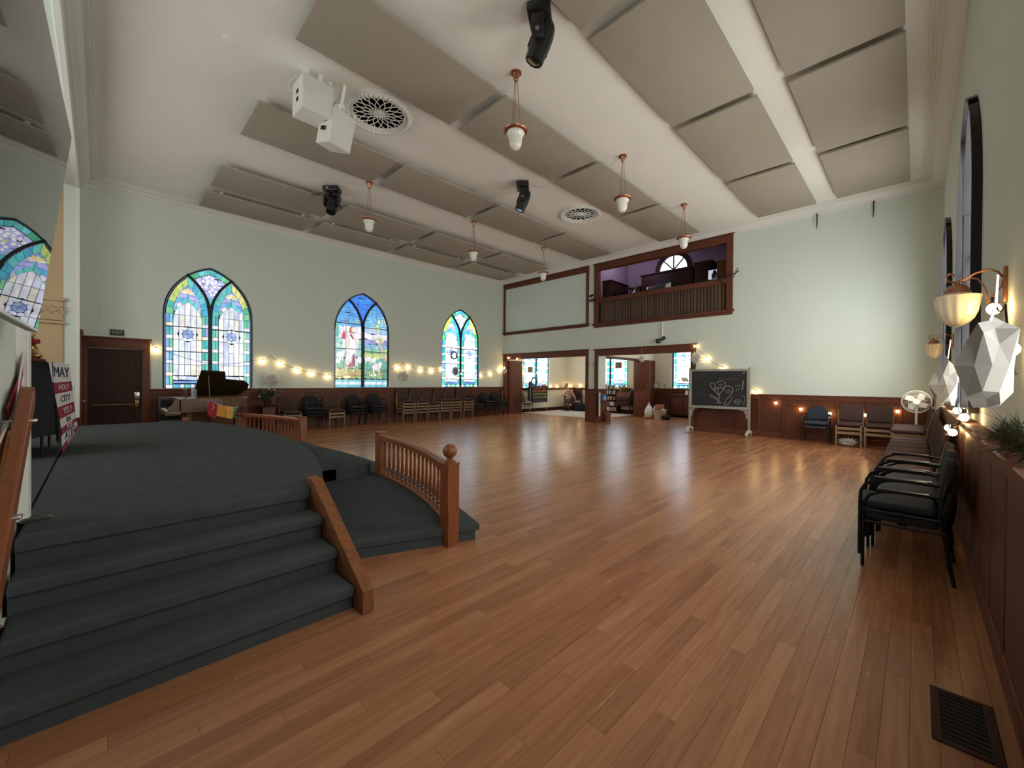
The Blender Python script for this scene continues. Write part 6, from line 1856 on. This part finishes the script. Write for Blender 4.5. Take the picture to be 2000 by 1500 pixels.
# blue bag on the column
t = thing('blue_bag', 'small blue bag hanging on the side of the wooden column', 'bag', (-8.98, 14.33, 0.98))
MB().rbox(-0.05, 0.06, -0.13, 0.13, -0.14, 0.12, 0.03, 3).build('pouch', mat('blue_nylon', (0.04, 0.14, 0.42), 0.6, var=.3, scale=14), t)
MB().rbox(0.05, 0.075, -0.09, 0.09, -0.11, 0.02, 0.01).build('pocket', mat('light_blue_nylon', (0.25, 0.42, 0.62), 0.6), t)
MB().tube([(0.0, -0.08, 0.12), (-0.02, 0, 0.24), (0.0, 0.08, 0.12)], 0.008, 5).build('strap', BLACK, t)
t = thing('wooden_pedestal', 'flared reddish wooden foot standing against the base of the column', 'pedestal', (-8.88, 14.45, 0))
MB().lathe([(0.0, 0), (0.15, 0), (0.155, 0.04), (0.13, 0.10), (0.14, 0.22), (0.15, 0.34), (0.13, 0.37), (0, 0.37)], 20).build('foot', WOOD, t)

# ================================================================== FAR RIGHT ROOM
def shop_bag(label, loc, w_, h, seed, m1, rz):
    t = thing('shopping_bag', label, 'bag', loc, rz)
    bm = bmesh.new(); bmesh.ops.create_icosphere(bm, subdivisions=3, radius=1)
    rr = random.Random(seed)
    for v in bm.verts:
        f = 0.5 + 0.5 * v.co.z
        k = (1.0 - 0.55 * f ** 2) * rr.uniform(.93, 1.06)
        v.co = Vector((v.co.x * w_ * k, v.co.y * w_ * .7 * k, max(0, f * h)))
    bm.verts.index_update()
    MB().add([v.co.copy() for v in bm.verts], [[v.index for v in f.verts] for f in bm.faces]).build('sack', m1, t, smooth=False); bm.free()
    MB().tube([(-w_ * .2, 0, h * .95), (-w_ * .1, 0, h * 1.12), (w_ * .1, 0, h * 1.12), (w_ * .2, 0, h * .95)], 0.012, 5).build('handle', m1, t)
    return t
PLASTIC = mat('white_plastic_bag', (0.72, 0.74, 0.78), 0.35)
shop_bag('white plastic shopping bag knotted at the top, by the open door leaf', (-8.50, 17.30, 0), 0.22, 0.62, 1, PLASTIC, 0.2)
shop_bag('small orange-brown bag on the floor in front of the white plastic bag', (-8.42, 16.95, 0), 0.16, 0.20, 5, mat('tan_bag', (0.42, 0.24, 0.12), 0.7), 0)
t = thing('laundry_basket', 'pale open basket filled with paper and a brown box', 'basket', (-8.02, 17.35, 0))
MB().lathe([(0.0, 0), (0.22, 0), (0.29, 0.38), (0.31, 0.40), (0.28, 0.385), (0.21, 0.02), (0, 0.02)], 22).build('tub', mat('pale_basket', (0.60, 0.46, 0.38), 0.6), t)
MB().rbox(-0.19, 0.16, -0.12, 0.14, 0.30, 0.62, 0.015, 2, Matrix.Rotation(0.2, 4, 'Z')).build('carton', mat('kraft_card', (0.30, 0.14, 0.09), 0.8), t)
MB().ball((-0.18, -0.06, 0.44), 0.09, 8, 6, (1, .8, 1.2)).ball((0.19, -0.08, 0.36), 0.09, 8, 6).build('crumpled_paper', PAPER, t, smooth=False)
t = thing('black_sack', 'black soft sack on the floor right of the pale basket', 'bag', (-7.64, 17.1, 0))
MB().ball((0, 0, 0.10), 0.20, 12, 8, (1.1, .8, .55)).build('sack', BLACKC, t)
t = thing('wood_cabinet', 'low brown cabinet with a framed door under the far right window', 'cabinet', (-7.55, 18.95, 0))
MB().rbox(-0.62, 0.62, -0.25, 0.28, 0.08, 1.00, 0.01).build('case', WOODD, t)
MB().rbox(-0.66, 0.66, -0.28, 0.28, 1.00, 1.04, 0.01).build('top', WOOD, t)
for x0, x1 in ((-0.56, -0.02), (0.02, 0.56)):
    d_ = MB().rbox(x0, x1, -0.275, -0.25, 0.14, 0.96, 0.006).build('door', WAINS, t)
    MB().rbox(x0 + 0.1, x1 - 0.1, -0.285, -0.272, 0.26, 0.84, 0.006).build('door_panel', WAINS, d_)
    MB().ball((x1 - 0.05 if x0 < 0 else x0 + 0.05, -0.29, 0.6), 0.018, 8, 6).build('knob', BRASS, d_)
plant('green potted plant on the low brown cabinet', (-7.0, 18.92, 1.04), 0.22, 0.40, 0.09, 0, 8)
t = thing('white_orchid', 'vase of white flowers on the low brown cabinet', 'flower', (-7.48, 18.92, 1.04))
MB().lathe([(0, 0), (0.06, 0), (0.07, 0.12), (0.035, 0.2), (0.04, 0.22), (0, 0.22)], 14).build('vase', PAPER, t)
MB().tube([(0, 0, 0.2), (0.05, 0, 0.5), (0.02, 0, 0.72), (-0.12, 0, 0.74)], 0.007, 5).build('stem', LEAF, t)
for k in range(6): MB().ball((0.03 - 0.05 * k + 0.03 * (k % 2), -0.02, 0.66 + 0.05 * (k % 3)), 0.06, 8, 5, (1, .5, 1)).build('blossom', PAPER, t)
t = thing('picture_frame', 'small thin black frame on the panelling ledge of the far right room', 'frame', (-9.08, YB - 0.05, 1.31))
for x0, x1, z0, z1 in ((-0.14, 0.14, 0, 0.02), (-0.14, 0.14, 0.26, 0.28), (-0.14, -0.12, 0.02, 0.26), (0.12, 0.14, 0.02, 0.26)): MB().box(x0, x1, -0.01, 0.01, z0, z1).build('frame_side', BLACK, t, smooth=False)
MB().box(-0.12, 0.12, 0.0, 0.006, 0.02, 0.26).build('print', PAPER, t, smooth=False)
t = thing('small_cross', 'small dark ornament on the panelling ledge left of the far right window', 'ornament', (-8.66, YB - 0.05, 1.31))
MB().rbox(-0.05, 0.05, -0.012, 0.012, 0.16, 0.20, 0.004).rbox(-0.012, 0.012, -0.012, 0.012, 0.0, 0.16, 0.004).build('stem', GREYW, t)

# ================================================================== SECURITY CAMERA, GALLERY THINGS
t = thing('security_camera', 'black camera on a white conduit below the gallery front', 'camera', (-6.42, YG, 3.10))
MB().tube([(0, -0.03, 0.62), (0, -0.03, 0.12)], 0.028, 8).build('conduit', WHITEP, t)
MB().rbox(-0.20, 0.05, -0.14, -0.03, -0.02, 0.05, 0.015).rbox(0.02, 0.12, -0.10, -0.02, 0.02, 0.12, 0.01).build('bracket', BLACK, t)
MB().lathe([(0.0, -0.11), (0.06, -0.10), (0.085, -0.05), (0.085, 0.0), (0, 0.0)], 16, (-0.10, -0.12, -0.01)).build('dome', BLACK, t)
t = thing('stage_bracket', 'small black clamp lamp at the left end of the gallery rail', 'lamp', (-9.30, YG - 0.05, 4.98))
MB().rbox(-0.16, 0.10, -0.10, -0.02, -0.14, -0.06, 0.01).build('clamp', BLACK, t)
MB().cyl((-0.10, -0.1, 0.06), (0.06, -0.14, 0.10), 0.045).cyl((-0.02, -0.06, -0.08), (-0.02, -0.1, 0.06), 0.012).build('lamp_head', BLACK, t)
t = thing('twisted_branch', 'thin dark bracket arm reaching past the right end of the gallery rail', 'bracket', (-4.25, YG - 0.02, 4.90))
MB().tube([(-0.45, -0.04, 0.42), (-0.36, -0.06, 0.20), (-0.25, -0.10, 0.10), (0.0, -0.14, 0.06), (0.2, -0.12, 0.12), (0.30, -0.10, 0.18)], 0.016, 6).tube([(0.2, -0.12, 0.12), (0.27, -0.1, 0.28)], 0.012, 5).tube([(0.2, -0.12, 0.12), (0.14, -0.1, 0.0)], 0.012, 5).tube([(-0.36, -0.06, 0.2), (-0.25, -0.05, -0.05), (-0.12, -0.03, -0.16)], 0.014, 5).build('arm', BLKMET, t)
GFZ = 3.92
def gbox(name, label, cat, x0, x1, y0, y1, z1, m, parts=()):
    t = thing(name, label, cat, ((x0 + x1) / 2, (y0 + y1) / 2, GFZ))
    hx, hy = (x1 - x0) / 2, (y1 - y0) / 2
    MB().rbox(-hx, hx, -hy, hy, 0, z1 - GFZ - 0.05, 0.01).build('case', m, t)
    MB().rbox(-hx - 0.04, hx + 0.04, -hy - 0.04, hy, z1 - GFZ - 0.05, z1 - GFZ, 0.01).build('top', m, t)
    MB().rbox(-hx + 0.06, hx - 0.06, -hy - 0.012, -hy, 0.3, z1 - GFZ - 0.2, 0.006).build('front_panel', m, t)
    return t
gbox('tall_cabinet', 'dark wooden cabinet at the left end of the gallery', 'cabinet', -9.22, -8.85, 14.6, 16.0, 5.75, WOODD)
gbox('organ_case', 'long dark organ case below the fan window in the gallery', 'organ', -8.2, -6.1, 15.9, 16.6, 6.05, WOODD)
gbox('bookshelf_cabinet', 'dark low cabinet left of the organ case in the gallery', 'cabinet', -8.75, -8.26, 15.9, 16.6, 5.62, WOODD)
gbox('wardrobe', 'dark tall wardrobe right of the fan window in the gallery', 'cabinet', -6.0, -5.4, 15.8, 16.6, 6.12, WOODD)
gbox('plywood_box', 'brown wooden box at the right end of the gallery', 'box', -4.85, -4.25, 14.7, 15.4, 5.72, WOOD)
t = thing('monitor_screen', 'dark bordered monitor showing a pale picture at the right of the gallery', 'monitor', (-5.12, 15.3, 5.22))
MB().rbox(-0.24, 0.24, -0.02, 0.02, 0.0, 0.42, 0.01).build('casing', BLACK, t)
MB().box(-0.20, 0.20, -0.024, -0.02, 0.05, 0.38).build('screen', emis('pale_screen', (0.75, 0.78, 0.9), 0.7, (0.1, 0.1, 0.1)), t, smooth=False)
MB().rbox(-0.07, 0.09, -0.10, -0.03, 0.05, 0.24, 0.02).ball((0.02, -0.06, 0.28), 0.06, 8, 6).build('silhouette', BLACK, t)
MB().rbox(-0.04, 0.04, -0.02, 0.06, -1.30, 0.0, 0.01).build('stand', BLKMET, t)
t = thing('drum', 'large dark drum lying in the middle of the gallery', 'drum', (-7.05, 15.25, 5.12))
MB().cyl((-0.45, 0, 0.0), (0.40, 0.1, 0.12), 0.26, n=20).build('shell', mat('grey_green_shell', (0.05, 0.06, 0.055), 0.4), t)
MB().cyl((-0.47, 0, 0.0), (-0.44, 0, 0.0), 0.27, n=20).build('rim', STEEL, t)
MB().cyl((0, 0, -1.2), (0, 0, -0.2), 0.03).build('stand', BLKMET, t)
t = thing('microphone_stands', 'tangle of metal stands at the left of the gallery', 'stands', (-8.15, 15.1, GFZ))
rr = random.Random(17)
for k in range(9):
    x = rr.uniform(-.35, .35); a = rr.uniform(-.3, .3)
    MB().tube([(x, rr.uniform(-.15, .15), 0), (x + a * .3, 0, 1.2), (x + a, rr.uniform(-.2, .2), rr.uniform(1.35, 1.62))], 0.012, 5).build('stand', BRASS if k % 2 else STEEL, t)
t = thing('amplifier', 'black amplifier at the left of the gallery beside the cabinet', 'amplifier', (-8.68, 14.9, GFZ))
MB().rbox(-0.14, 0.14, -0.14, 0.14, 0.7, 1.35, 0.03).build('case', BLACK, t); MB().rbox(-0.10, 0.10, -0.12, 0.12, 0, 0.7, 0.01).build('stand', BLKMET, t)
MB().cyl((0, -0.14, 1.15), (0, -0.15, 1.15), 0.09, n=16).build('speaker_cone', BLACKC, t)
t = thing('music_stand', 'pale sheet on a music stand near the middle of the gallery rail', 'stand', (-6.55, 14.75, GFZ))
MB().cyl((0, 0, 0), (0, 0, 1.15), 0.014).lathe([(0, 0.03), (0.2, 0.0), (0, 0)], 6).build('post', BLKMET, t)
MB().prism([(-0.12, 1.12), (0.12, 1.16), (0.10, 1.36), (-0.10, 1.30)], -0.01, 0.01).build('sheet', PAPER, t)
# warm lamp in the stage recess, violet lamp in the gallery
for nm, lb, loc, c, e, r_ in (('recess_lamp', 'warm lamp hidden in the stage recess', (-9.8, -2.0, 3.4), (1.0, 0.66, 0.36), 16, 0.12), ('fill_lamp', 'added unseen fill lamp of the far left room, above its opening', (-12.2, 16.0, 3.45), (1.0, 0.90, 0.74), 75, 0.12), ('fill_lamp', 'added unseen fill lamp of the far right room, above its opening', (-7.3, 16.2, 3.45), (1.0, 0.93, 0.82), 50, 0.12), ('gallery_lamp', 'violet lamp in the left part of the gallery', (-8.4, 15.0, 6.9), (0.88, 0.68, 1.0), 22, 0.08)):  # the two far-room lamps are added fill, unseen above the openings
    t = thing(nm, lb, 'lamp', loc)
    MB().lathe([(0.05, 0.16), (0.05, 0.10), (r_ + .02, 0.04), (r_ + .02, 0.0), (r_, 0.0), (r_, 0.05), (0.0, 0.12)], 16).build('shade', BLACK, t)
    MB().cyl((0, 0, 0.12), (0, 0, 7.4 - loc[2] if loc[2] > 5 else 3.75 - loc[2] if loc[1] > 14 else 5.9 - loc[2]), 0.01).build('cord', BLACK, t)
    MB().ball((0, 0, 0.02), 0.04, 10, 6).build('bulb', emis(nm + '_bulb', c, 20), t)
    ld = bpy.data.lights.new(nm, 'POINT'); ld.energy = e; ld.color = c; ld.shadow_soft_size = 0.1
    lo = bpy.data.objects.new(nm + '_light', ld); COL.objects.link(lo); lo.location = (loc[0], loc[1], loc[2] - 0.12)
